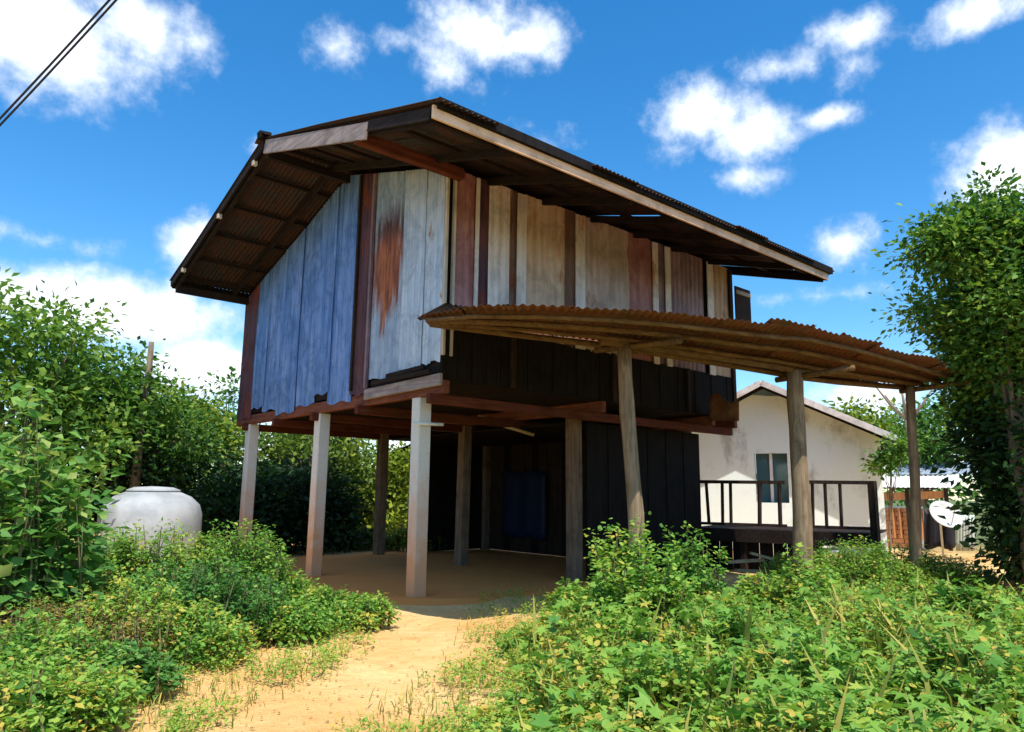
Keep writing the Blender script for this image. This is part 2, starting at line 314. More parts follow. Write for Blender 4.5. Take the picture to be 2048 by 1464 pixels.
def leaves(name, mat, P, D, N, S, T, shape='ovate', parent=None):
    P, D, N, S, T = map(np.asarray, (P, D, N, S, T)); D = nrm(D); A = nrm(np.cross(N, D)); U = np.cross(D, A)
    tv, tf = SHAPES[shape]; tv = np.array(tv); n = len(P); k = len(tv)
    V = P[:, None, :] + S[:, None, None]*(tv[None, :, 0:1]*D[:, None, :]+tv[None, :, 1:2]*A[:, None, :]+tv[None, :, 2:3]*U[:, None, :])
    li = np.concatenate([np.array(f) for f in tf]); cnt = np.array([len(f) for f in tf])
    loops = (li[None, :]+np.arange(n)[:, None]*k).ravel(); tot = np.tile(cnt, n); start = np.concatenate([[0], np.cumsum(tot)[:-1]])
    me = bpy.data.meshes.new(name); me.vertices.add(n*k); me.vertices.foreach_set('co', V.astype(np.float32).ravel())
    me.loops.add(len(loops)); me.loops.foreach_set('vertex_index', loops.astype(np.int32))
    me.polygons.add(len(tot)); me.polygons.foreach_set('loop_start', start.astype(np.int32)); me.polygons.foreach_set('loop_total', tot.astype(np.int32))
    at_ = me.attributes.new('tint', 'FLOAT', 'POINT'); at_.data.foreach_set('value', np.repeat(np.clip(T, 0, 1), k).astype(np.float32))
    me.update(calc_edges=True); me.materials.append(MATS[mat])
    o = bpy.data.objects.new(name, me); COL.objects.link(o)
    if parent: o.parent = parent; o.matrix_parent_inverse = Matrix.Translation(parent.location).inverted(); o['kind'] = 'stuff'
    return o
def rdir(n):
    return nrm(RNG.normal(size=(n, 3)))

def crown(clumps, per, sig, size, tint=(.5, .22), flat_=.7, droop=.3, bright_up=0):
    C = np.array([c[:3] for c in clumps]); n = len(C)*per
    ct = RNG.normal(0, tint[1]*.7, len(C))
    idx = np.repeat(np.arange(len(C)), per); off = RNG.normal(size=(n, 3))*sig; off[:, 2] *= flat_
    P = C[idx]+off; D = nrm(off+RNG.normal(size=(n, 3))*sig*.8+np.array([0, 0, -droop*sig])); Nn = nrm(RNG.normal(size=(n, 3))*.55+np.array([0, 0, 1]))
    S = size*RNG.uniform(.6, 1.3, n); T = tint[0]+ct[idx]+RNG.normal(0, tint[1]*.6, n)
    return P, D, Nn, S, T
def tree(name, label, base, ells, nclump, per, size, mat='leaf_tree', tint=(.5, .22), sig=.33, group=None, trunk_r=.12, shape='ovate', cat='tree', barkm='bark', trunk_h=None):
    base = np.array([base[0], base[1], 0.0]); o = thing(name, label, cat, base, group); cl = []
    vol = np.array([e[3]*e[4]*e[5] for e in ells])**.8; vol = vol/vol.sum()
    for i, e in enumerate(ells):
        k = max(2, int(nclump*vol[i])); d = rdir(k)*(RNG.uniform(.35, 1, (k, 1))**.5)
        cl += list(np.array(e[:3])+d*np.array(e[3:6]))
    cl = [c for c in cl if c[2] > .25]
    P, D, N, S, T = crown(cl, per, sig, size, tint)
    ok = P[:, 2] > .03; leaves('crown', mat, P[ok], D[ok], N[ok], S[ok], T[ok], shape, o)
    mb = MB(); top = np.mean([e[:3] for e in ells], axis=0); th = trunk_h or max(.5, top[2]*.6)
    fork = base + (top-base)*np.array([.45, .45, 0]) + np.array([0, 0, th])
    pts = [base+(fork-base)*k + np.array([random.uniform(-.06, .06), random.uniform(-.06, .06), 0])*(k > 0) for k in (0, .25, .5, .75, 1)]
    mb.tube(pts, [trunk_r*(1.25-.5*k) for k in (0, .25, .5, .75, 1)], 8, .06)
    for c in random.sample(cl, min(len(cl), 26)):
        c = np.array(c); mid = (fork+c)/2+np.array([0, 0, -.15+random.random()*.3]); s_ = pts[random.randint(2, 4)]
        mb.tube([s_, (s_*.4+mid*.6), mid, c], [trunk_r*.45, trunk_r*.3, trunk_r*.2, trunk_r*.06], 5, .05)
    mb.build('trunk', barkm, o, True); return o
def plant_field(B, H, K, rad, size, tint, tsd, lean=.25, low=.12):
    """leafy weeds: K leaves round each stem standing at B (n,2), H tall. returns leaf arrays and stem list"""
    n = len(B); LA = RNG.uniform(0, 2*math.pi, n); LM = RNG.uniform(0, lean, n)*H
    idx = np.repeat(np.arange(n), K); m_ = len(idx); t_ = RNG.uniform(low, 1, m_)**.75
    th = RNG.uniform(0, 2*math.pi, m_); r_ = rad*RNG.uniform(.1, 1, m_)*(1.15-.65*t_)
    bx = B[idx, 0]+np.cos(LA[idx])*LM[idx]*t_**2; by = B[idx, 1]+np.sin(LA[idx])*LM[idx]*t_**2
    P = np.stack([bx+np.cos(th)*r_, by+np.sin(th)*r_, H[idx]*t_+RNG.normal(0, .015, m_)], 1)
    D = np.stack([np.cos(th), np.sin(th), RNG.uniform(-.5, .45, m_)], 1)+RNG.normal(0, .3, (m_, 3))
    N = np.stack([np.cos(th)*.25, np.sin(th)*.25, np.ones(m_)], 1)+RNG.normal(0, .35, (m_, 3))
    S = size*RNG.uniform(.55, 1.3, m_)*(1.1-.35*t_); T = tint[idx]+RNG.normal(0, tsd, m_)+.12*(t_-.5)
    stems = [[(B[i, 0], B[i, 1], 0), (B[i, 0]+math.cos(LA[i])*LM[i]*.25, B[i, 1]+math.sin(LA[i])*LM[i]*.25, H[i]*.5), (B[i, 0]+math.cos(LA[i])*LM[i]*.9, B[i, 1]+math.sin(LA[i])*LM[i]*.9, H[i]*.95)] for i in range(n)]
    return (P, D, N, S, T), stems
def bush(name, label, c, rx, ry, h, stems, K, rad, size, mat, tint=.5, tsd=.15, shape='ovate', cat='bush', group=None, edge=.5, lean=.25, low=.1, rot=0, stemm='stem_green'):
    o = thing(name, label, cat, (c[0], c[1], 0), group)
    a = RNG.uniform(0, 2*math.pi, stems); q = np.sqrt(RNG.uniform(0, 1, stems)); x = np.cos(a)*q*rx; y = np.sin(a)*q*ry
    B = np.stack([c[0]+x*math.cos(rot)-y*math.sin(rot), c[1]+x*math.sin(rot)+y*math.cos(rot)], 1); H = h*(1-edge*q**2)*RNG.uniform(.72, 1.05, stems)
    L, st = plant_field(B, H, K, rad, size, tint+RNG.normal(0, tsd*.7, stems), tsd, lean, low)
    ok = L[0][:, 2] > .015; leaves('foliage', mat, *[x_[ok] for x_ in L], shape, o)
    mb = MB()
    for s_ in st[:140]: mb.tube(s_, [.012, .009, .004], 4)
    tag(mb.build('stem', stemm, o), kind='stuff'); return o

# ------------------------------------------------------------------ ground
def gh(x, y):
    r = np.hypot(x+1, y+1)
    z = .035*np.sin(x*1.3+.5*y)*np.cos(y*1.1-.4*x)+.02*np.sin(3.1*x+1)*np.sin(2.7*y)
    inside = (x > -.9) & (x < 7.2) & (y > -1.6) & (y < 7)
    z = np.where(inside, z*.25, z); return z-.02
ax = np.unique(np.concatenate([np.linspace(-14, 14, 187), np.array([-900, -400, -150, -60, -30, -20, 20, 30, 60, 150, 400, 900])]))
X, Y = np.meshgrid(ax, ax, indexing='ij'); Z = np.where(np.hypot(X, Y) < 20, gh(X, Y), -.03)
n = len(ax); mb = MB(); mb.v = [tuple(map(float, q)) for q in np.stack([X.ravel(), Y.ravel(), Z.ravel()], 1)]
mb.f = [(i*n+j, (i+1)*n+j, (i+1)*n+j+1, i*n+j+1) for i in range(n-1) for j in range(n-1)]
tag(mb.build('ground', 'sandy_soil', smooth=True), 'orange sandy ground running up to the stilt house', None, kind='structure')
mb = MB()                                                        # trodden floor under the house: a low pad with a ragged rim
pts = []; K_ = 90
for k in range(K_):
    a = 2*math.pi*k/K_; x = 2.75+max(-1, min(1, 1.25*math.cos(a)))*3.35; y = 2.75+max(-1, min(1, 1.25*math.sin(a)))*3.5
    w_ = .10*math.sin(k*.7)+.07*math.sin(k*1.9+2)+random.uniform(-.05, .05); pts.append((x+w_*math.cos(a), y+w_*math.sin(a)))
mb.add([(x, y, -.03) for x, y in pts]+[(2.75+(x-2.75)*.94, 2.75+(y-2.75)*.94, .018) for x, y in pts]+[(2.75, 2.75, .024)],
       [(k, (k+1) % K_, K_+(k+1) % K_, K_+k) for k in range(K_)]+[(K_+k, K_+(k+1) % K_, 2*K_) for k in range(K_)])
tag(mb.build('earth_floor', 'packed_floor'), 'packed orange earth floor under the raised house', None, kind='structure')

# ------------------------------------------------------------------ stilt house
HX0, HX1, HY0, HY1 = -.12, 6.45, -.55, 6.2
YR, ZR, YE, ZE, YF, ZF = 2.13, 6.42, -2.26, 5.13, 6.25, 5.12
RX0, RX1 = -1.5, 6.8
def rz(y): return ZR+(ZE-ZR)*(YR-y)/(YR-YE) if y < YR else ZR+(ZF-ZR)*(y-YR)/(YF-YR)
house = thing('stilt_house', 'old two-tone tin-clad house raised on pale concrete posts', 'house', (0, 0, 0))
A_ = 2.838
for i in range(3):
    for j in range(3):
        x, y = i*A_, j*A_; mb = MB(); tx, ty = random.uniform(-.02, .02), random.uniform(-.02, .02)
        mb.bar((x, y, -.05), (x+tx, y+ty, 2.52), .19, .19, (0, 1, 0)); mb.build('post', 'concrete_post' if i == 0 else 'shaded_post', house, bevel=.012)
# girders, joists, floor boards
for i, x in enumerate((-.06, A_, 2*A_, 6.36)):
    mb = MB().bar((x, -.62, 2.60), (x, 6.25, 2.60), .10, .17); mb.build('floor_beam', 'wood_red_y', house, bevel=.01)
tag(MB().bar((-.145, -.62, 2.685), (-.145, 1.25, 2.66), .05, .15).build('sill_board', 'wood_grey_y', house, bevel=.008), 'weathered grey board along the near end of the gable')
for y in (-.42, 1.4, A_, 4.3, 2*A_): MB().bar((-.2, y, 2.46), (6.5, y, 2.46), .09, .13).build('floor_beam', 'wood_red', house, bevel=.01)
for k in range(24):
    x = HX0+.03+k*.272; MB().box((x, HY0+.04, 2.69+.002*(k % 3)), (x+.262, HY1-.03, 2.715+.002*(k % 3))).build('floor_board', 'wood_dark_y', house)
for (a, b_) in (((-.2, -.45, 2.80), (-.2, .98, 2.79)), ((-.19, -.3, 2.87), (-.19, .6, 2.85))): MB().bar(a, b_, .04, .055).build('batten', 'wood_dark_y', house)

def sheet(name, mat, P0, P1, bot, topf, outn, waves=None, amp=.011, rows=7, tilt=0.0, rag=0.0):
    """vertical corrugated sheet from P0 to P1 (xy), bottom z bot, top z topf(x,y)"""
    P0 = np.array(P0, float); P1 = np.array(P1, float); L = np.linalg.norm(P1-P0); nw = waves or max(1, round(L/.076)); nc = nw*6+1
    on = np.array(outn, float); G = []; ph = random.uniform(0, 6); wk = random.uniform(.4, 1.0)
    for r_ in range(rows):
        row = []
        for c_ in range(nc):
            s_ = c_/(nc-1); q = P0+(P1-P0)*s_; zt = topf(q[0], q[1]); zb = bot+rag*math.sin(s_*9+ph)*.02
            z = zb+(zt-zb)*r_/(rows-1); o_ = amp*math.sin(2*math.pi*nw*s_)+.006*wk*math.sin(z*2.3+ph)+.004*math.sin(s_*5+ph*2)+tilt*(s_-.5)
            row.append((q[0]+on[0]*o_, q[1]+on[1]*o_, z))
        G.append(row)
    return MB().grid(G).build(name, mat, house, True)
def gtop(x, y): return rz(y)-.13
gab = [(6.2, 5.50, 'rust_maroon', 2.62), (5.50, 4.95, 'zinc_blue', 2.78), (5.0, 4.30, 'zinc_blue', 2.70), (4.36, 3.62, 'zinc_blue', 2.60), (3.68, 2.92, 'zinc_blue', 2.67), (2.96, 2.42, 'zinc_blue', 2.80),
       (2.46, 1.70, 'zinc_blue', 2.62), (1.72, 1.18, 'rust_maroon', 2.68), (1.21, .36, 'zinc_patch', 2.86), (.40, -.14, 'zinc_pale', 2.90), (-.12, -.55, 'zinc_pale', 2.93)]
for i, (y0, y1, mt, zb) in enumerate(gab):
    o_ = sheet('metal_sheet', mt, (HX0-.012*(i % 2), y0), (HX0-.012*(i % 2), y1), zb, gtop, (-1, 0), rag=1)
MB().box((HX0+.03, HY0+.05, 2.66), (HX0+.055, HY1-.05, 5.05)).build('wall_frame', 'wood_dark_y', house)
for y in (1.22, 1.64): MB().bar((HX0-.045, y, 2.75), (HX0-.045, y, rz(y)-.16), .05, .04, (1, 0, 0)).build('batten', 'wood_dark_z' if y > 1.5 else 'rust_mauve', house)
ltop = lambda x, y: rz(HY0)-.10
wall = [(.03, .36, 'rust_rose'), (.36, .42, 'B'), (.42, .62, 'rust_maroon'), (.62, 1.00, 'sheet_white'), (1.0, 1.1, 'rust_brown'), (1.1, 1.27, 'P'), (1.27, 2.08, 'sheet_cream'), (2.08, 2.28, 'rust_brown'),
        (2.27, 2.47, 'P'), (2.47, 3.5, 'sheet_grey'), (3.5, 4.1, 'rust_rose'), (4.1, 4.24, 'B'), (4.24, 4.44, 'rust_mauve'), (4.44, 4.58, 'B'), (4.58, 5.56, 'rust_mauve'), (5.66, 5.84, 'B'), (5.82, 6.4, 'sheet_tan')]
for i, (x0, x1, mt) in enumerate(wall):
    if mt in 'BP':
        MB().bar(((x0+x1)/2, HY0-.03, 3.42), ((x0+x1)/2+.01, HY0-.03, 5.5), x1-x0, .018, (0, 1, 0)).build('cover_strip', 'sheet_white' if mt == 'B' else 'rust_pale' if 'rust_pale' in MATS else 'sheet_white', house)
    else: sheet('metal_sheet', mt, (x0-.01, HY0-.01*(i % 2)), (x1+.015, HY0-.01*(i % 2)), 3.42, ltop, (0, -1), waves=max(2, round((x1-x0)/.13)), amp=.006)
for x in (-.10, .02): MB().bar((x, HY0-.02, 3.0), (x, HY0-.02, 5.45), .035, .05, (0, 1, 0)).build('corner_trim', 'wood_pale', house)
MB().box((HX0+.02, HY0+.03, 2.7), (HX1, HY0+.05, 5.4)).build('wall_frame', 'wood_black', house)
MB().bar((6.42, HY0, 2.7), (6.42, HY0, 5.5), .09, .09, (0, 1, 0)).build('corner_post', 'wood_dark_z', house)
MB().bar((-.02, HY0-.035, 3.55), (1.0, HY0-.035, 3.58), .02, .10).build('batten', 'sheet_white', house)
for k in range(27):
    x = HX0+.01+k*.2425; MB().box((x, HY0-.02+.008*(k % 2), 2.70), (x+.234, HY0+.01+.008*(k % 2), 3.44)).build('wall_shade_board', 'wood_black', house)  # black boards stand in for the shade below the lean-to
for x in (1.05, 3.1, 5.0): MB().bar((x, HY0-.045, 2.7), (x, HY0-.045, 3.44), .08, .04, (0, 1, 0)).build('wall_stud', 'wood_dark_z', house)
# end wall (far right) and far side wall
for k in range(9): sheet('metal_sheet', random.choice(['rust_maroon', 'rust_mauve', 'sheet_grey']), (HX1+.01*(k % 2), HY0+k*.75), (HX1+.01*(k % 2), HY0+(k+1)*.75), 2.7, gtop, (1, 0), rows=4)
for k in range(9): sheet('metal_sheet', random.choice(['rust_maroon', 'zinc_blue', 'sheet_grey']), (HX0+k*.73, HY1), (HX0+(k+1)*.73, HY1), 2.66, lambda x, y: rz(HY1)-.1, (0, 1), rows=4)
sh = MB().box((6.50, -.63, 4.35), (7.02, -.60, 5.2)).build('shutter', 'wood_dark_z', house, bevel=.006)
for z in (4.45, 5.05): MB().box((6.5, -.655, z), (7.0, -.632, z+.07)).build('shutter_batten', 'wood_grey_x', sh)
# roof: rafters, purlins, sheets, boards
for k in range(9):
    x = RX0+.06+k*(RX1-RX0-.12)/8
    MB().bar((x, YR, ZR-.10), (x, YE+.06, ZE-.10), .05, .10).build('rafter', 'wood_dark_y', house)
    MB().bar((x, YR, ZR-.10), (x, YF-.06, ZF-.10), .05, .10).build('rafter', 'wood_dark_y', house)
for y in (-1.95, -1.2, -.1, .75, 1.5, 2.1, 2.85, 3.7, 4.5, 5.3, 6.0):
    MB().bar((RX0+.01, y, rz(y)-.035), (RX1-.02, y, rz(y)-.035), .05, .045).build('purlin', 'wood_dark', house)
MB().bar((RX0-.03, -.72, rz(-.72)-.20), (.02, -.72, rz(-.72)-.20), .11, .15).build('eave_purlin', 'wood_red', house, bevel=.01)
MB().bar((.03, -.42, rz(-.42)-.20), (RX1-.25, -.42, rz(-.42)-.20), .10, .12).build('wall_plate', 'wood_dark', house)
for (y, a, b_) in ((YR, 0, 0), (6.1, 0, 0)): MB().bar((RX0+.03, y, rz(y)-.2), (RX1-.1, y, rz(y)-.2), .08, .13).build('ridge_beam' if y == YR else 'eave_purlin', 'wood_dark', house)
def roofsheet(x0, x1, ya, za, yb, zb):
    nw = max(1, round((x1-x0)/.076)); nc = nw*5+1; G = []; ph = random.uniform(0, 6); sl_ = random.uniform(-.06, .05)
    for r_ in range(6):
        k = r_/5; row = []
        for c_ in range(nc):
            s_ = c_/(nc-1); y = ya+(yb-ya)*k+(sl_ if r_ == 5 else 0); z = za+(zb-za)*k+.014*math.sin(2*math.pi*nw*s_)+.012*math.sin(k*5+ph)+.012*math.sin(x0*3.1+k*3)
            row.append((x0+(x1-x0)*s_, y, z))
        G.append(row)
    return MB().grid(G).build('roof_sheet', 'roof_tin', house, True)
nS = 11
for k in range(nS):
    x0 = RX0-.05+k*(RX1-RX0+.1)/nS; x1 = x0+(RX1-RX0+.1)/nS+.04; dz = .012*(k % 2)
    roofsheet(x0, x1, YR+.02, ZR+.03+dz, YE-.12, ZE+.0+dz+.03); roofsheet(x0, x1, YR-.02, ZR+.035+dz, YF+.06, ZF+.03+dz)
for k in range(7):                                               # ridge capping lengths
    x0 = RX0-.10+k*1.21; G = []
    for i in range(9):
        x = x0+i*1.24/8; u = .012*math.sin(i*1.6+k)
        G.append([(x, YR-.20, rz(YR-.2)+.055+u), (x, YR-.07, ZR+.07), (x, YR, ZR+.10), (x, YR+.07, ZR+.07), (x, YR+.20, rz(YR+.2)+.055+u)])
    MB().grid(G).build('ridge_cap', 'roof_tin', house, True, thick=.004)
MB().bar((RX0-.12, YR, ZR+.05), (RX0+.05, YR, ZR+.07), .12, .10).build('ridge_end', 'wood_black', house)
tag(MB().bar((RX0-.02, YE-.02, ZE-.06), (RX1-.06, YE-.02, ZE-.06), .03, .14).build('fascia_board', 'wood_peach', house), 'long peach coloured board along the near eave')
MB().bar((RX0+.02, YE-.05, ZE+.035), (RX1+.02, YE-.05, ZE+.035), .07, .11).build('eave_board', 'wood_black', house)
MB().bar((RX0-.02, YR-.03, ZR-.12), (RX0-.02, -.96, rz(-.96)-.14), .03, .20).build('fascia_board', 'wood_grey_y', house)
MB().bar((RX0-.01, -.93, rz(-.93)-.08), (RX0-.01, YE+.02, ZE-.07), .03, .13).build('fascia_board', 'wood_dark_y', house)
MB().bar((RX0-.02, YR+.02, ZR-.06), (RX0-.02, YF, ZF-.05), .03, .10).build('fascia_board', 'wood_dark_y', house)
MB().bar((RX0, YF+.02, ZF-.03), (RX1, YF+.02, ZF-.03), .03, .16).build('fascia_board', 'wood_dark', house)
MB().bar((RX1, YE, ZE-.05), (RX1, YR, ZR-.06), .03, .14).build('fascia_board', 'wood_dark_y', house)
MB().bar((RX1, YF, ZF-.05), (RX1, YR, ZR-.06), .03, .14).build('fascia_board', 'wood_dark_y', house)
for (y, k) in ((2.5, .0), (3.9, .04), (5.6, .0)): MB().bar((RX0-.045, y, rz(y)-.12), (RX0+.02, y, rz(y)-.12), .07, .07).build('purlin_end', 'wood_pale', house)
# closed-in store room under the right part of the house
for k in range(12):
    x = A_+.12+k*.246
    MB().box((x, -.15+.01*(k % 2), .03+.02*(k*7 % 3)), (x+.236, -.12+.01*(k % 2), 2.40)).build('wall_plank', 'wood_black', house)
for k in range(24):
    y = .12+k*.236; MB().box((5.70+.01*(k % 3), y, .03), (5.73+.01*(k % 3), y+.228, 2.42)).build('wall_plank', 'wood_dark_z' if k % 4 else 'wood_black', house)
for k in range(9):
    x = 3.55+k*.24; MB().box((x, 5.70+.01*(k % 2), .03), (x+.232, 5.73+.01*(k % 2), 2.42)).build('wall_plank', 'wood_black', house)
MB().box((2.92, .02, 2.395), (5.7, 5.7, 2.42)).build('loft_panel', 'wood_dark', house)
tb = MB(); G = []
for r_ in range(9):
    G.append([(5.60-.02*math.sin(c_*1.3+r_*.2)-.03*math.sin(c_*.5), 3.55+c_*.11, .35+r_*.18-.03*math.sin(c_*.9)) for c_ in range(14)])
tag(tb.grid(G).build('blue_tarpaulin', 'tarp_blue', smooth=True, thick=.004), 'dark blue tarpaulin hanging on the store room wall under the house', 'tarpaulin')
p0 = at(958, 832, 12.6); p1 = at(1068, 870, 12.2)
tag(MB().tube([p0, (p0+p1)/2+np.array([0, 0, -.02]), p1], .03, 6).build('bamboo_pole', 'bamboo', smooth=True), 'bamboo pole slung slanting beneath the floor of the raised house', 'pole')
tag(MB().tube([(-.20, -.12, 2.16), (.2, -.2, 2.17)], .022, 6).build('white_tube', 'tube_white', smooth=True), 'short white tube tied across the nearest concrete post', 'tube')

# ------------------------------------------------------------------ lean-to shelter
lean = thing('lean_to_shelter', 'rusty tin lean-to roof on crooked timber posts', 'shelter', (.9, -2.8, 0))
def ony(px, py, y):
    d = ray(px, py); return tuple(CAM+d*((y-CAM[1])/d[1]))
OUT = [ony(836, 633, -1.55), ony(895, 622, -2.1), ony(960, 615, -2.6), ony(1050, 613, -3.05), (.03, -3.43, 3.07), (1.01, -3.62, 3.14), (2.05, -3.81, 3.17), (2.89, -3.97, 3.24), (3.81, -4.15, 3.2), (4.61, -4.3, 3.12), (5.95, -4.55, 2.97)]
INN = [(-.98, -1.31, 3.22), (-.69, -1.41, 3.19), (.24, -1.73, 3.16), (1.44, -2.15, 3.12), (2.55, -2.53, 3.05), (4.01, -3.04, 2.93), (4.94, -3.36, 2.92), (6.05, -3.75, 2.95)]
def poly(Pp, s_):
    Pp = np.array(Pp); L = np.concatenate([[0], np.cumsum(np.linalg.norm(np.diff(Pp, axis=0), axis=1))]); L /= L[-1]
    return np.array([np.interp(s_, L, Pp[:, i]) for i in range(3)])
nL = 13
for k in range(nL):
    s0 = k/nL-.004; s1 = (k+1)/nL+.012; G = []; lift = .014*(k % 2)+random.uniform(0, .012); ov = random.uniform(-.10, .12) if k > 1 else 0; curl = random.uniform(0, .06) if k > 6 else 0
    for r_ in range(6):
        q = r_/5; row = []
        for c_ in range(41):
            s_ = s0+(s1-s0)*c_/40; a = poly(INN, s_); b_ = poly(OUT, s_); e = 1+ov*(.4)
            P = a+(b_-a)*(q*e); P = P+np.array([0, 0, lift+.012*math.sin(c_/40*2*math.pi*8)+curl*q**3*(.5+.5*math.sin(c_/40*5+k))]); row.append(P)
        G.append(row)
    MB().grid(G).build('roof_sheet', 'lean_tin', lean, True, thick=.002)
for k in range(nL-1):                                            # unseen inner sheets up to the house wall, added to shade its lower part
    s0 = k/nL-.004; s1 = (k+1)/nL+.012; G = []; lift = .014*(k % 2)
    for r_ in range(4):
        q = r_/3; row = []
        for c_ in range(41):
            a = poly(INN, s0+(s1-s0)*c_/40); wx = -.1+6.6*(s0+(s1-s0)*c_/40); b_ = np.array([wx, -.62, 3.66+.05*wx])
            P = a+(b_-a)*q; P = P+np.array([0, 0, lift-.03*(1-q)+.012*math.sin(c_/40*2*math.pi*8)]); row.append(P)
        G.append(row)
    MB().grid(G).build('roof_sheet', 'lean_tin', lean, True, thick=.002)
for q, w in ((.06, .07), (.34, .05), (.62, .06), (.88, .05)):
    pp = [poly(INN, s_)+(poly(OUT, s_)-poly(INN, s_))*q-np.array([0, 0, .055]) for s_ in np.linspace(.02, .98, 12)]
    MB().tube(pp, w*.55, 6, .1).build('purlin', 'pole_brown', lean, True)
posts = []
for (tx, ty, tz, bx, by, r0, r1, m_) in ((1250, 692, 3.0, 1277, 1100, .078, .095, 'bark_pole'), (1590, 742, 2.93, 1604, 1120, .10, .125, 'bark_pole'), (1822, 768, 2.92, 1830, 1140, .062, .078, 'bark_pole')):
    T_ = onz(tx, ty, tz); D_ = math.hypot(T_[0]-CAM[0], T_[1]-CAM[1]); Bq = at(bx, 1150, D_-.1); Bq[2] = -.05; posts.append((T_, Bq))
    pp = [Bq+(T_-Bq)*k+np.array([.025*math.sin(k*7+tx), .02*math.cos(k*6), 0]) for k in np.linspace(0, 1, 9)]
    MB().tube(pp, [r1+(r0-r1)*k for k in np.linspace(0, 1, 9)], 10, .12).build('post', m_, lean, True)
for (a, b_) in ((posts[0][0], posts[1][0]), (posts[1][0], posts[2][0])):
    MB().tube([a+(a-b_)*.12+np.array([0, 0, .02]), (a+b_)/2+np.array([0, 0, .03]), b_+(b_-a)*.05+np.array([0, 0, .02])], .05, 7, .06).build('beam', 'pole_brown', lean, True)
for (T_, Bq) in posts:
    yi = poly(INN, min(1, max(0, (T_[0]+1)/7))); MB().tube([yi-np.array([0, 0, .11]), T_+np.array([.05, -.75, -.04])], .038, 6, .05).build('rafter', 'pole_brown', lean, True)

# ------------------------------------------------------------------ raised deck with railing, right of the house
dk = at(1385, 1048, 14.2); dk2 = at(1752, 1052, 13.6); ud = (dk2-dk); ud[2] = 0; Ld = np.linalg.norm(ud); ud /= Ld; vd = np.array([-ud[1], ud[0], 0]); 
if vd @ fw < 0: vd = -vd
zf = .72; dk[2] = zf
deck = thing('raised_deck', 'low wooden deck with black balustrade in front of white house', 'deck', (dk[0], dk[1], 0))
k = 0; wv_ = .0
nb = 12
for i in range(nb):
    a = dk+vd*(i*.165); MB().bar(a, a+ud*Ld, .155, .03).build('deck_board', 'wood_dark', deck)
MB().bar(dk-vd*.10-np.array([0, 0, .10]), dk-vd*.10+ud*Ld-np.array([0, 0, .10]), .04, .22).build('edge_board', 'wood_dark', deck)
rail_z = 1.56
for a, b_ in ((0, .545), (.65, 1.0)):
    MB().bar(dk+ud*Ld*a+np.array([0, 0, rail_z-zf]), dk+ud*Ld*b_+np.array([0, 0, rail_z-zf-.01]), .06, .06).build('rail', 'deck_wood', deck)
    MB().bar(dk+ud*Ld*a+np.array([0, 0, .09]), dk+ud*Ld*b_+np.array([0, 0, .09]), .05, .05).build('rail', 'deck_wood', deck)
for px in (1393, 1422, 1452, 1470, 1530, 1572, 1636, 1662, 1690):
    f_ = (px-1385)/367; w = .055 if px not in (1530, 1572) else .09
    MB().bar(dk+ud*Ld*f_+np.array([0, 0, .1]), dk+ud*Ld*(f_+random.uniform(-.012, .012))+np.array([0, 0, rail_z-zf]), w*.8, .04, (0, 1, 0)).build('baluster', 'deck_wood', deck)
for f_ in (.005, .995): MB().bar(dk+ud*Ld*f_-np.array([0, 0, zf]), dk+ud*Ld*f_+np.array([0, 0, rail_z-zf+.02]), .11, .11, (0, 1, 0)).build('corner_post', 'deck_wood', deck)
for k in range(9):
    a = dk+ud*(Ld*.03+k*.235)+vd*.15; MB().bar(a-np.array([0, 0, zf]), a-np.array([0, 0, .05]), .225, .025, tuple(vd)).build('shade_skirt', 'wood_black', deck)  # black planks added as the dark hollow beneath the deck, shade made solid
for f_ in (.3, .62): 
    for vv in (0, 1.7): MB().bar(dk+ud*Ld*f_+vd*vv-np.array([0, 0, zf]), dk+ud*Ld*f_+vd*vv-np.array([0, 0, .02]), .10, .10, (0, 1, 0)).build('leg', 'wood_dark_z', deck)

# ------------------------------------------------------------------ white house behind
wA = at(1330, 990, 20.2); wB = at(1768, 996, 19.6); wA[2] = 0; wB[2] = 0; uw = wB-wA; Lw = np.linalg.norm(uw); uw /= Lw; vw = np.array([-uw[1], uw[0], 0])
if vw @ fw < 0: vw = -vw
wh = thing('white_house', 'small whitewashed house with stained gable wall behind deck', 'house', wA)
def wp(s_, z, back=0): return wA+uw*s_+vw*back+np.array([0, 0, z])
def szw(px, py):                       # pixel -> (along, height) on the gable wall plane
    d = ray(px, py); t_ = ((wA-CAM)@vw)/(d@vw); P = CAM+d*t_; return (P-wA)@uw, P[2]
R1 = szw(1530, 772); R2 = szw(1792, 880); slope = (R2[1]-R1[1])/(R2[0]-R1[0]); ridge_s = R1[0]; ridge_z = R1[1]
s0 = szw(1510, 907); s1 = szw(1580, 1006)
wx0, wx1, wz1, wz0 = s0[0], s1[0], s0[1], s1[1]
def rzw(s_): return ridge_z+slope*abs(s_-ridge_s)-.08
mb = MB()
xs = [0, ridge_s, wx0, wx1, Lw]; mb = MB()
def wq(a, b_, za, zb, zc, zd): # quad column between a,b_
    mb.add([wp(a, za), wp(b_, zb), wp(b_, zc), wp(a, zd)], [(0, 1, 2, 3)])
for a, b_ in ((0, min(ridge_s, wx0)), (min(ridge_s, wx0), wx0), (wx1, Lw)):
    if b_-a > .01: wq(a, b_, 0, 0, rzw(b_), rzw(a))
wq(wx0, wx1, 0, 0, wz0, wz0); wq(wx0, wx1, wz1, wz1, rzw(wx1), rzw(wx0))
mb.build('wall', 'plaster', wh, thick=-.12)
MB().add([wp(Lw, 0), wp(Lw, 0, 6), wp(Lw, rzw(Lw), 6), wp(Lw, rzw(Lw))], [(0, 1, 2, 3)]).build('side_wall', 'plaster', wh)
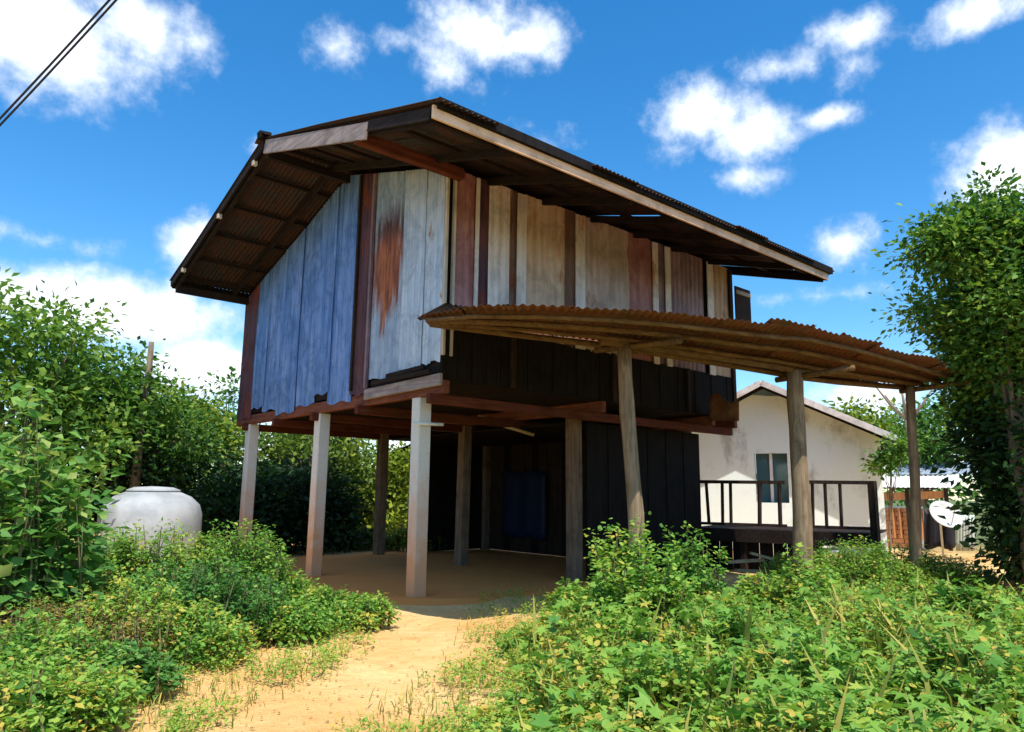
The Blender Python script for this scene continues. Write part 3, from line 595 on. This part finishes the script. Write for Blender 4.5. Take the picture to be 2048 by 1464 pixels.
for sgn, S1 in ((1, R2[0]), (-1, ridge_s-(R2[0]-ridge_s))):
    a = wp(ridge_s, ridge_z, -.8)
    nw = 46; G = [[wp(ridge_s+(S1-ridge_s)*i/3, ridge_z+slope*abs(S1-ridge_s)*i/3+.02*math.sin(j*1.9), -.8+7.15*j/nw) for j in range(nw+1)] for i in range(4)]
    MB().grid(G).build('roof', 'far_tin', wh, True, thick=.02)
    MB().bar(wp(ridge_s, ridge_z-.03, -.83), wp(S1, ridge_z+slope*abs(S1-ridge_s)-.03, -.83), .04, .14).build('barge_board', 'sheet_white', wh)
    for bk in (-.3, 2, 4): MB().bar(wp(ridge_s, ridge_z-.10, -.3+bk), wp(S1, ridge_z+slope*abs(S1-ridge_s)-.10, -.3+bk), .05, .10).build('rafter', 'wood_dark_y', wh)
win = MB()
for (a, b_, c_, d_) in ((wx0-.10, wx1+.10, wz1, wz1+.12), (wx0-.10, wx1+.10, wz0-.14, wz0), (wx0-.10, wx0, wz0, wz1), (wx1, wx1+.10, wz0, wz1)):
    win.bar(wp((a+b_)/2, c_, -.03), wp((a+b_)/2, d_, -.03), b_-a, .16, tuple(vw))
win = win.build('window', 'window_frame', wh)
MB().bar(wp((wx0+wx1)/2-.02, wz0, .06), wp((wx0+wx1)/2-.02, wz1, .06), .07, .05, tuple(vw)).build('mullion', 'window_frame', win)
for (a, b_) in ((wx0, (wx0+wx1)/2-.055), ((wx0+wx1)/2+.015, wx1)):
    MB().bar(wp((a+b_)/2, wz0, .09), wp((a+b_)/2, wz1, .09), b_-a, .01, tuple(vw)).build('pane', 'glass_dark', win)
# torn tin and an open flap hanging at the corner of the raised house
tn = MB(); a = at(1425, 842, 13.2); b_ = at(1487, 782, 12.9)
G = [[at(1418+60*j/8, 842-46*i/3-10*math.sin(j*.8)*(i/3), 13.2-.3*j/8-.25*i/3) for j in range(9)] for i in range(4)]
tag(tn.grid(G).build('loose_tin_sheet', 'rust_brown', smooth=True, thick=.006), 'bent rusty tin sheet hanging off the lower corner of the house', 'tin sheet')

# ------------------------------------------------------------------ shack, dish and hanging things at far right
sk = at(1752, 1100, 23); sk[2] = 0; sk2 = at(1905, 1100, 22.5); sk2[2] = 0; us = sk2-sk; Ls = np.linalg.norm(us); us /= Ls; vs = np.array([-us[1], us[0], 0]); vs = vs if vs@fw > 0 else -vs
shack = thing('brick_shack', 'low orange brick shack under pale tin roof at right', 'shack', sk)
def sp(s_, z, b=0): return sk+us*s_+vs*b+np.array([0, 0, z])
bh = .105; bl = .30
me_b = None
for r_ in range(9):
    for c_ in range(int(Ls*.62/bl)):
        x = c_*bl+(bl/2 if r_ % 2 else 0); o_ = MB().bar(sp(x+.01, .06+r_*(bh+.012)), sp(x+bl-.01, .06+r_*(bh+.012)), .10, bh).build('brick', 'brick_orange', shack)
MB().bar(sp(0, .55, .08), sp(Ls*.66, .55, .08), .06, 1.1).build('mortar_wall', 'plaster', shack)
for k in range(7): MB().bar(sp(.55+k*.17, .25, -.08), sp(.55+k*.17, 1.05, -.08), .16, .025, (0, 1, 0)).build('door_plank', 'wood_orange', shack)
MB().bar(sp(-.1, 1.32, -.05), sp(Ls, 1.42, -.05), .06, .20).build('fascia_board', 'wood_orange', shack)
MB().bar(sp(-.1, 1.60, -.10), sp(Ls*.9, 1.58, -.10), .06, .05).build('beam', 'wood_black', shack)
G = [[sp(-.2+(Ls+.4)*j/60, 1.60+.34*i/3+.012*math.sin(j*2.0), -.3+1.5*i/3) for j in range(61)] for i in range(4)]
MB().grid(G).build('roof', 'roof_white', shack, True, thick=.01)
G = [[sp(-.3+(Ls+.8)*j/60, 2.02+.42*i/3+.012*math.sin(j*2.0), 2.6+1.6*i/3) for j in range(61)] for i in range(4)]
MB().grid(G).build('rear_roof', 'roof_blue_grey', shack, True, thick=.01)
for f_ in (0, .5, 1): MB().bar(sp(Ls*f_, 0, -.15), sp(Ls*f_, 1.6, -.15), .08, .08, (0, 1, 0)).build('post', 'wood_dark_z', shack)
dc = at(1888, 1032, 19.5); dn = Vector((-.45, -.75, .5)).normalized(); q_ = dn.to_track_quat('Z', 'Y')
dish = thing('satellite_dish', 'round pale satellite dish beside brick shack', 'satellite dish', (dc[0], dc[1], 0))
mb = MB(); vs_ = []; fs_ = []
for i in range(7):
    for k in range(28):
        r_ = .40*i/6; p = q_ @ Vector((r_*math.cos(k*math.pi/14), r_*.85*math.sin(k*math.pi/14), .55*r_*r_)); vs_.append(Vector(dc)+p)
for i in range(6):
    for k in range(28): fs_.append((i*28+k, i*28+(k+1) % 28, (i+1)*28+(k+1) % 28, (i+1)*28+k))
mb.add(vs_, fs_).build('reflector', 'dish_grey', dish, True, thick=.012)
MB().tube([(dc[0]+.1, dc[1]+.12, 0), (dc[0]+.1, dc[1]+.12, dc[2]), tuple(Vector(dc)-dn*.03)], .025, 8).build('mast', 'dish_grey', dish, True)
f1 = Vector(dc)+dn*.42; MB().tube([Vector(dc)+(q_@Vector((0, -.3, .03))), f1], .012, 6).build('feed_arm', 'dish_grey', dish); MB().tube([f1-dn*.05, f1+dn*.04], .035, 8).build('receiver', 'wood_black', dish)
G = [[at(1848+62*j/10, 1016+80*i/6+3*math.sin(j), 20.3+.10*math.sin(j*1.4)) for j in range(11)] for i in range(7)]
tag(MB().grid(G).build('black_cloth', 'cloth_black', smooth=True, thick=.01), 'black cloth hung behind the satellite dish', 'cloth')
G = [[at(1912+36*j/16, 1030+72*i/4, 20.0)+vs*.03*math.sin(j*2.4) for j in range(17)] for i in range(5)]
tag(MB().grid(G).build('pale_sheet', 'panel_pale', smooth=True, thick=.01), 'pale green sheet propped upright beside the black cloth', 'sheet')

# ------------------------------------------------------------------ neighbours seen under the house
def far_roof(name, label, pA, pB, D1, D2, dz, mat, depth=3):
    a = at(*pA, D1); b_ = at(*pB, D2); u = b_-a; back = np.array([fw[0], fw[1], 0]); back /= np.linalg.norm(back)
    o = thing(name, label, 'house', (a[0], a[1], 0)); G = [[a+u*j/40+back*depth*i/2+np.array([0, 0, dz*i/2+.012*math.sin(j*2.1)]) for j in range(41)] for i in range(3)]
    MB().grid(G).build('roof', mat, o, True, thick=.02)
    w0 = a+back*.3; w1 = b_+back*.3; mb = MB(); mb.add([(w0[0], w0[1], 0), (w1[0], w1[1], 0), (w1[0], w1[1], w1[2]), (w0[0], w0[1], w0[2])], [(0, 1, 2, 3)]); mb.build('wall', 'wood_black', o, thick=.1); return o
far_roof('neighbour_house', 'distant house with white roof seen between the posts', (770, 905), (870, 868), 24, 24, .55, 'roof_white')
far_roof('teal_roof_house', 'distant house with pale teal roof seen left under the floor', (545, 862), (655, 868), 27, 27, .5, 'roof_teal')

# ------------------------------------------------------------------ water jar
jc = at(302, 1040, 14.0); jar = thing('water_jar', 'big squat grey concrete water jar among the bushes', 'water jar', (jc[0], jc[1], 0))
MB().lathe((jc[0], jc[1], -.02), [(.70, 0), (.76, .25), (.80, .6), (.79, .9), (.74, 1.06), (.60, 1.19), (.44, 1.26), (.40, 1.27)], 36).build('body', 'jar_concrete', jar, True)
MB().lathe((jc[0], jc[1], 1.26), [(.42, 0), (.42, .02), (.30, .065), (.05, .08)], 30).build('lid', 'jar_concrete', jar, True)

# ------------------------------------------------------------------ cables and small items
for k, (a, b_, lb) in enumerate((((0, 250), (235, -12), 'upper'), ((0, 262), (246, -8), 'lower'))):
    A = at(a[0]-260, a[1]+255, 13+.2*k); B = at(b_[0]+200, b_[1]-230, 8.5+.2*k)
    pp = [A+(B-A)*s_-np.array([0, 0, .10*math.sin(math.pi*s_)]) for s_ in np.linspace(0, 1, 20)]
    tag(MB().tube(pp, .014, 6).build('power_cable', 'cable_black', smooth=True), lb+' one of two dark overhead cables crossing the sky at upper left', 'cable', 'overhead cables')
A = at(1707, 1330, 5.2); pp = [A+rt*x+up*y for x, y in ((-.01, .05), (0, .02), (.012, -.01), (.006, -.05), (.002, -.09))]
tag(MB().tube(pp, .006, 5).build('cyan_string', 'string_cyan', smooth=True), 'loop of cyan string caught in the green weeds', 'string')
for k, (px, py, L_, an) in enumerate(((1492, 1122, .55, .12), (1530, 1114, .5, -.5), (1552, 1128, .35, 1.2), (1505, 1142, .5, -.08), (1650, 1100, .5, .3))):
    c = at(px, py, 12.2); c[2] = max(c[2], .12); d = rt*math.cos(an)+np.array([0, 0, 1])*math.sin(an)*.5
    tag(MB().bar(c-d*L_/2, c+d*L_/2, .10, .04).build('scrap_board', 'bamboo'), ['pale scrap board on top of the heap under the deck', 'scrap board tipped up in the heap under deck', 'short scrap board standing steeply in heap', 'lowest scrap board in the heap under deck', 'pale board lying alone right of the thick post'][k], 'board', 'scrap boards under the deck')

# ------------------------------------------------------------------ trees
def E(px, py, D, rx, rz_, ry=None): c = at(px, py, D); return (c[0], c[1], c[2], rx, ry or rx, rz_)
def B(px, D): c = at(px, 1000, D); return (c[0], c[1])
tree('leafy_tree', 'tallest bright green tree at the left edge', B(40, 15), [E(20, 700, 15, 1.3, 1.0), E(140, 660, 15.3, .6, .7), E(-150, 720, 15, 1.6, 1.5), E(60, 860, 14.6, 1.4, 1.0), E(-40, 960, 14.2, 1.6, .8)], 190, 75, .14, tint=(.74, .24), group='trees on the left', sig=.28)
tree('leafy_tree', 'green tree between the tall left tree and the yellowish one', B(230, 17), [E(215, 780, 17, 1.0, .75), E(270, 800, 17, .7, .55), E(160, 830, 16.5, 1.1, 1.0), E(330, 880, 17.5, 1.0, .8)], 130, 75, .14, tint=(.62, .24), group='trees on the left', sig=.28)
tree('leafy_tree', 'yellow green tree right behind the water jar', B(375, 20.5), [E(362, 850, 20.5, .85, .62), E(405, 870, 20.5, .65, .7), E(330, 900, 20, .8, .6)], 100, 80, .15, 'leaf_yellow', (.6, .22), group='trees on the left', sig=.25)
tree('leafy_tree', 'small distant tree top left of the house wall', B(460, 25), [E(470, 790, 25, .6, .5), E(430, 870, 25, 1.4, .7)], 40, 60, .18, tint=(.5, .2), group='trees on the left')
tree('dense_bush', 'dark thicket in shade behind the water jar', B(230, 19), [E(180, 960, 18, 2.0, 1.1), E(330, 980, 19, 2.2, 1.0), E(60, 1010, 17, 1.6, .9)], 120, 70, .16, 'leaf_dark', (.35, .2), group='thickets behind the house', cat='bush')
# a bare stub
A = at(286, 800, 16.5); Bp = at(303, 684, 16.5)
o = thing('bare_stump', 'bare grey branch sticking up above the left trees', 'dead branch', (A[0], A[1], 0))
MB().tube([(A[0], A[1], 0), A, (A+Bp)/2+rt*.03, Bp], [.12, .07, .06, .05], 7, .08).build('trunk', 'bark', o, True)
# behind the house
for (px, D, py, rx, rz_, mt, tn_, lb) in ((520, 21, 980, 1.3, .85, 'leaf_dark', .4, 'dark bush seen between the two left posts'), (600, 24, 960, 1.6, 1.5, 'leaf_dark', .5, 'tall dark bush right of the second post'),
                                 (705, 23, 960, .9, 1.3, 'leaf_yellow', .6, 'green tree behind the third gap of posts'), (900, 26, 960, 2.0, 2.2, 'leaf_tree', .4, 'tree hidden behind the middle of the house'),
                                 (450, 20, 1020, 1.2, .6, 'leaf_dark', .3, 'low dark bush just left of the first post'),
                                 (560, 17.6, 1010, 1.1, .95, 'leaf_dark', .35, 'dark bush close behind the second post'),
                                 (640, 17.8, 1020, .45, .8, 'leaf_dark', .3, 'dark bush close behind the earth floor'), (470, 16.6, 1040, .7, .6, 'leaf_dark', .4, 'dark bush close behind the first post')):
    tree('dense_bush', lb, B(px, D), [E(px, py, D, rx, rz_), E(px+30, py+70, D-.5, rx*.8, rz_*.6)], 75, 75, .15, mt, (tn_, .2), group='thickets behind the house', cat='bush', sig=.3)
for (px, D, h, lb) in ((740, 17.6, .55, 'low green plants behind the dark inner post'), (830, 17.0, .6, 'low green plants beside the store room'), (690, 18.4, .7, 'low leafy plants beyond the earth floor')):
    bush('round_shrub', lb, at(px, 1000, D), .7, .45, h, 60, 70, .15, .075, 'leaf_yellow', .55, .18, cat='shrub', group='low plants behind the earth floor', rot=YAW+1.57)
tree('yellow_shrub', 'sunlit yellow green shrub beyond the dark inner post', B(775, 20.8), [E(735, 985, 20.8, .55, .8), E(800, 960, 20.8, .5, .8), E(790, 1030, 20.5, .5, .45)], 50, 75, .17, 'leaf_yellow', (.7, .2), cat='shrub', sig=.22, trunk_r=.05)
tree('leafy_tree', 'light green tree overhanging the left posts from behind', B(660, 20), [E(560, 890, 20, .9, .35), E(690, 900, 20, .7, .45), E(640, 870, 20.5, .9, .4)], 46, 60, .15, 'leaf_yellow', (.45, .2), trunk_r=.08, sig=.25)
# right side
tree('feathery_tree', 'big feathery tree filling the right edge', B(2060, 11.5), [E(1945, 500, 11.5, .55, .60), E(1965, 420, 11.5, .34, .34), E(1852, 470, 11.2, .22, .42), E(2060, 600, 11.8, 1.0, 1.2), E(1835, 610, 11.3, .34, .22), E(1985, 720, 12.2, .8, .6), E(2110, 500, 12, .8, .8), E(2010, 650, 12.2, .9, .8), E(2030, 780, 12.4, .75, .6)],
     340, 165, .095, 'leaf_tree', (.66, .30), sig=.19, trunk_r=.11)
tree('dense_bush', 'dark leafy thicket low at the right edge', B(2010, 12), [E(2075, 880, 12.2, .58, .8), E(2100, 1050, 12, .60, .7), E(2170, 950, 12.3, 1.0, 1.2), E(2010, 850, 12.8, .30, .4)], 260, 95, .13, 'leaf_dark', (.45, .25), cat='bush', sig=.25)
tree('leafy_tree', 'yellow green tree top showing over the white house roof', B(1715, 30), [E(1715, 850, 30, 1.2, .6), E(1780, 870, 30, 1.0, .8)], 50, 60, .2, 'leaf_yellow', (.6, .2), trunk_r=.1)
tree('leafy_tree', 'green tree seen between the last two lean-to posts', B(1840, 27), [E(1835, 890, 27, 1.0, .6), E(1890, 860, 27, 1.0, .9)], 50, 60, .18, 'leaf_tree', (.6, .2), trunk_r=.1)
tree('small_tree', 'small tree at the corner of the white house', B(1770, 18.6), [E(1765, 920, 18.6, .25, .22), E(1800, 890, 18.6, .22, .3)], 18, 60, .12, 'leaf_tree', (.6, .2), trunk_r=.02, sig=.13)
A = at(1835, 960, 24); o = thing('bare_tree', 'leafless tree with thin branches right of white house roof', 'dead tree', (A[0], A[1], 0))
mb = MB(); top = at(1815, 840, 24); mb.tube([(A[0], A[1], 0), A, top], [.14, .11, .08], 7, .06)
for (px, py) in ((1745, 765), (1770, 790), (1870, 770), (1800, 760), (1850, 800)): mb.tube([top, (top+at(px, py, 24))/2+np.array([0, 0, -.1]), at(px, py, 24)], [.06, .04, .015], 5, .06)
mb.build('trunk', 'bark', o, True)
# far tree line all round
n_ = 26; P_ = []
for k in range(520):
    a = random.uniform(0, 2*math.pi); r_ = random.uniform(70, 95); h = random.uniform(2, 6.0)
    P_.append((r_*math.cos(a), r_*math.sin(a), h*.6))
P, D, N, S, T = crown(P_, 60, 1.9, .9, (.45, .2)); ok = P[:, 2] > 0
tag(leaves('far_woods', 'leaf_tree', P[ok], D[ok], N[ok], S[ok], T[ok]), 'distant line of woods along the horizon', None, kind='stuff')

# ------------------------------------------------------------------ foreground plants
def G0(px, py): return onz(px, py, 0)[:2]
c = G0(-10, 1330); c = at(-20, 1000, 7.0)
bush('broadleaf_bush', 'tall broad-leaved bush at the left edge', at(0, 1000, 7.2), .75, .6, 2.15, 75, 46, .24, .15, 'leaf_bush', .62, .18, 'ovate', edge=.45, rot=YAW+1.57)
for (px, D, rx, ry, h, st, tn_, mt, lb) in (
   (190, 8.6, .75, .5, 1.0, 80, .55, 'leaf_weed', 'green bush right of the tall left bush'),
   (330, 8.4, .65, .5, 1.0, 90, .60, 'leaf_weed', 'bright bush directly before the water jar'),
   (470, 8.3, .6, .5, 1.0, 90, .48, 'leaf_weed', 'bush at the foot of the leftmost post'),
   (420, 7.3, .75, .5, .72, 85, .42, 'leaf_bush', 'darker green bush in the middle of the left hedge'),
   (560, 8.2, .55, .40, .50, 60, .55, 'leaf_weed', 'low bush at the left rim of the earth floor'),
   (260, 6.7, .70, .5, .62, 70, .60, 'leaf_weed', 'yellowish bush low in the left hedge'),
   (660, 7.7, .42, .32, .36, 44, .52, 'leaf_weed', 'low bush before the second post'),
   (735, 7.6, .28, .28, .33, 30, .58, 'leaf_weed', 'rounded right tip of the left hedge'),
   (590, 7.1, .40, .30, .36, 40, .50, 'leaf_weed', 'low bush on the path side of the left hedge'),
   (60, 5.6, .55, .45, .58, 60, .50, 'leaf_weed', 'green bush at the lower left'),
   (130, 4.9, .50, .40, .42, 50, .60, 'leaf_weed', 'bush at the bottom left corner of the picture'),
   (-60, 4.6, .60, .40, .50, 50, .55, 'leaf_weed', 'bush half outside the bottom left corner'),
   (240, 5.6, .40, .30, .34, 34, .45, 'leaf_bush', 'small dark bush above the bottom left corner'),
   (400, 6.4, .45, .35, .42, 46, .55, 'leaf_weed', 'bush at the lower front of the left hedge')):
    bush('hedge_bush', lb, at(px, 1000, D), rx, ry, h, st, 95, .13, .058, mt, tn_+.03, .16, 'ovate', group='bushes of the left hedge', rot=YAW+1.57, edge=.35)
bush('dry_weeds', 'brown and orange dry weeds in the left hedge', at(150, 1000, 6.3), .75, .35, .52, 80, 60, .10, .05, 'leaf_dry', .5, .25, 'lance', rot=YAW+1.57, cat='weeds', edge=.2)
bush('dry_weeds', 'dry ochre weeds before the leftmost bush', at(40, 1000, 6.4), .4, .3, .62, 40, 50, .10, .05, 'leaf_dry', .6, .25, 'lance', rot=YAW+1.57, cat='weeds')

# right-hand weeds: one mass nobody could count, density and height by position
def dens_field(n, test, hfun, spacing=.0):
    pts = []
    while len(pts) < n:
        px = random.uniform(780, 2250); D = random.uniform(3.0, 9.8)**1.0; c = at(px, 1000, D)
        h = hfun(px, D, c)
        if h > 0 and random.random() < (D/9.8)**.7+.12: pts.append((c[0], c[1], h, px, D))
    return np.array(pts)
def hfun(px, D, c):
    # keep the path clear: left border of the weed mass as a function of distance
    lim = np.interp(D, [3.0, 3.8, 4.6, 5.2, 5.8, 6.4, 7.0, 7.6, 9.8], [960, 930, 1010, 1090, 1060, 1010, 1010, 1150, 1240])
    e = (px-lim+18*math.sin(D*9))/90.0
    if e < 0: return 0
    hm = np.interp(D, [3, 4, 5.5, 7, 8.5, 9.8], [.40, .50, .54, .50, .42, .36])
    prof = np.interp(px, [950, 1100, 1180, 1290, 1420, 1500, 1600, 1720, 1850, 1960, 2100], [.55, .72, .95, 1.15, .9, .92, 1.1, 1.0, 1.15, 1.1, .95])
    if px < 1180 and D > 6.3: hm *= .75
    wob = .72+.30*math.sin(c[0]*3.7+1)*math.sin(c[1]*4.1)+.16*math.sin(c[0]*8.3+c[1]*2)*math.sin(c[1]*7.1)
    return hm*prof*min(1, .35+e)*wob*random.uniform(.75, 1.12)
pts = dens_field(2100, None, hfun)
yel = .5+.5*np.sin(pts[:, 0]*2.1+.7)*np.sin(pts[:, 1]*1.9); tn = .50+.24*yel+.14*np.sin(pts[:, 0]*6.3)*np.sin(pts[:, 1]*5.7+2)+RNG.normal(0, .11, len(pts))+np.where(pts[:, 3] < 1130, .16, 0)
L, st = plant_field(pts[:, :2], pts[:, 2], 78, .12, .050, tn, .16, lean=.35, low=.05)
ok = L[0][:, 2] > .01; wd = leaves('weeds', 'leaf_weed', *[x[ok] for x in L], 'round')
big = pts[RNG.random(len(pts)) < .16]
L2, st2 = plant_field(big[:, :2], big[:, 2]*1.18+.03, 13, .17, .11, .52+RNG.normal(0, .13, len(big)), .1, lean=.2, low=.45)
tag(leaves('lobed_weeds', 'leaf_weed', *L2, 'lobed'), 'lobed leaves of taller plants mixed into the right-hand weeds', None, kind='stuff')
tag(wd, 'bright green knee-high weeds covering the right foreground', None, kind='stuff')
mb = MB()
for s_ in st[::2]: mb.tube(s_, [.008, .006, .003], 3)
tag(mb.build('weed_stems', 'stem_green'), 'thin stems of the green weeds', None, kind='stuff')
# climbing / taller plants that stand out of it
for (px, D, h, st_, tn_, lb, rad) in ((1255, 6.9, 1.15, 9, .62, 'tallest weed clump climbing the first lean-to post', .17), (1215, 6.5, .82, 7, .55, 'leafy clump left of the first lean-to post', .15), (1310, 6.6, .95, 8, .6, 'clump just right of first lean-to post', .15),
                                (1385, 8.0, 1.12, 7, .5, 'slender leafy stalks between the two thick posts', .12), (1165, 7.6, .50, 5, .6, 'thin sprawling plant at the edge of the earth floor', .14), (1600, 7.9, .85, 9, .72, 'yellow green clump round the thick lean-to post', .18),
                                (1515, 8.0, .55, 6, .62, 'clump before the scrap boards', .15), (1640, 8.6, .60, 7, .66, 'clump right of the thick lean-to post', .16), (1880, 8.2, .56, 9, .66, 'clump at the foot of the last post', .2), (1960, 7.6, .62, 10, .7, 'bright clump near the right edge', .2)):
    bush('tall_weed', lb, at(px, 1000, D), .30, .22, h, int(st_*2.6), 105, rad, .060, 'leaf_weed', tn_, .14, 'round', cat='weed', group='tall weeds standing out of the right-hand growth', edge=.42, rot=YAW+1.57)
for (px, D, rx, h, lb) in ((1700, 11.3, .85, .80, 'rounded green shrub behind the weeds below the deck'), (1780, 12.0, .8, .72, 'rounded shrub behind the last lean-to post'), (1610, 11.4, .6, .62, 'small shrub under the deck edge'), (1880, 12.4, .7, .55, 'shrub below the satellite dish')):
    bush('round_shrub', lb, at(px, 1000, D), rx, .5, h, 90, 90, .14, .06, 'leaf_weed', .60, .14, cat='shrub', group='shrubs behind the weeds', rot=YAW+1.57)
# small yellow weeds and grass on and beside the path
def scatter(n, fn):
    r_ = []
    while len(r_) < n:
        q = fn()
        if q is not None: r_.append(q)
    return np.array(r_)
def tuft():
    px = random.uniform(330, 1200); py = random.uniform(1190, 1560); x, y = G0(px, py)
    # bare path runs from the floor (900,1230) to the bottom (350..800,1464)
    pc = np.interp(py, [1190, 1240, 1300, 1350, 1400, 1464, 1560], [820, 860, 830, 760, 650, 560, 430]); pw = np.interp(py, [1190, 1300, 1464, 1560], [85, 115, 185, 220])
    if abs(px-pc) < pw*random.uniform(.6, 1.1): return None
    v = math.sin(x*3.3+1)*math.sin(y*2.9+.5)
    if v < random.uniform(-.5, .5): return None
    return (x, y, random.uniform(.04, .13)*(1.1+.5*v), .5+.4*v)
q = scatter(1500, tuft)
L, st = plant_field(q[:, :2], q[:, 2], 16, .05, .032, .74+RNG.normal(0, .12, len(q)), .1, low=.1)
ok = L[0][:, 2] > .005; tag(leaves('path_weeds', 'leaf_weed', *[x[ok] for x in L], 'ovate'), 'small yellow green weeds along the sandy path', None, kind='stuff')
def blade():
    px = random.uniform(200, 1250); py = random.uniform(1130, 1600); x, y = G0(px, py)
    if x > -.35 and y > -1.5: return None
    pc = np.interp(py, [1190, 1240, 1300, 1350, 1400, 1464, 1560], [820, 860, 830, 760, 650, 560, 430]); pw = np.interp(py, [1190, 1300, 1464, 1560], [75, 105, 165, 200])
    if abs(px-pc) < pw*random.uniform(.5, 1.2): return None
    return (x, y)
q = scatter(5200, blade); m_ = len(q); th = RNG.uniform(0, 6.28, m_)
P = np.stack([q[:, 0], q[:, 1], np.zeros(m_)-.01], 1); D = np.stack([np.cos(th)*.6, np.sin(th)*.6, RNG.uniform(.5, 1.4, m_)], 1); N = np.stack([-np.cos(th), -np.sin(th), np.ones(m_)*.4], 1)
tag(leaves('grass', 'grass_dry', P, D, N, RNG.uniform(.04, .13, m_), RNG.uniform(0, 1, m_), 'blade'), 'sparse yellowish grass on the sand', None, kind='stuff')
# pebbles and clods on the sand
mb = MB()
for k in range(700):
    px = random.uniform(350, 1150); py = random.uniform(1180, 1500); x, y = G0(px, py); r_ = random.uniform(.006, .022); z = float(gh(np.array(x), np.array(y)))
    v8 = [(x+r_*a*random.uniform(.7, 1.2), y+r_*b_*random.uniform(.7, 1.2), z+r_*c_*.6) for a, b_, c_ in ((1, 0, 0), (0, 1, 0), (-1, 0, 0), (0, -1, 0), (0, 0, 1))]
    mb.add(v8, [(0, 1, 4), (1, 2, 4), (2, 3, 4), (3, 0, 4)])
tag(mb.build('pebbles', 'sandy_soil'), 'small clods scattered over the sandy path', None, kind='stuff')

# leaf litter, long grass and dead stalks
def litter():
    px = random.uniform(300, 1300); py = random.uniform(1110, 1500); x, y = G0(px, py)
    if math.hypot(x-CAM[0], y-CAM[1]) > 15: return None
    return (x, y)
q = scatter(1300, litter); m_ = len(q); zz = gh(q[:, 0], q[:, 1]); zz = np.where((q[:, 0] > -.5) & (q[:, 1] > -.6), .03, zz)+.012; th = RNG.uniform(0, 6.28, m_)
P = np.stack([q[:, 0], q[:, 1], zz], 1); D = np.stack([np.cos(th), np.sin(th), RNG.uniform(-.05, .1, m_)], 1); N = np.stack([RNG.normal(0, .12, m_), RNG.normal(0, .3, m_), np.ones(m_)], 1)
tag(leaves('leaf_litter', 'leaf_dry', P, D, N, RNG.uniform(.012, .035, m_), RNG.uniform(.35, .9, m_), 'ovate'), 'dry leaves littering the sandy yard', None, kind='stuff')
sel = pts[RNG.integers(0, len(pts), 7000)]; m_ = len(sel); th = RNG.uniform(0, 6.28, m_)
P = np.stack([sel[:, 0]+RNG.normal(0, .12, m_), sel[:, 1]+RNG.normal(0, .12, m_), sel[:, 2]*.35], 1); D = np.stack([np.cos(th)*.45, np.sin(th)*.45, RNG.uniform(.6, 1.6, m_)], 1); N = np.stack([-np.cos(th), -np.sin(th), np.ones(m_)*.4], 1)
tag(leaves('long_grass', 'grass_dry', P, D, N, sel[:, 2]*RNG.uniform(.4, .95, m_), RNG.uniform(0, .8, m_), 'blade'), 'long grass blades sticking out of the right-hand weeds', None, kind='stuff')
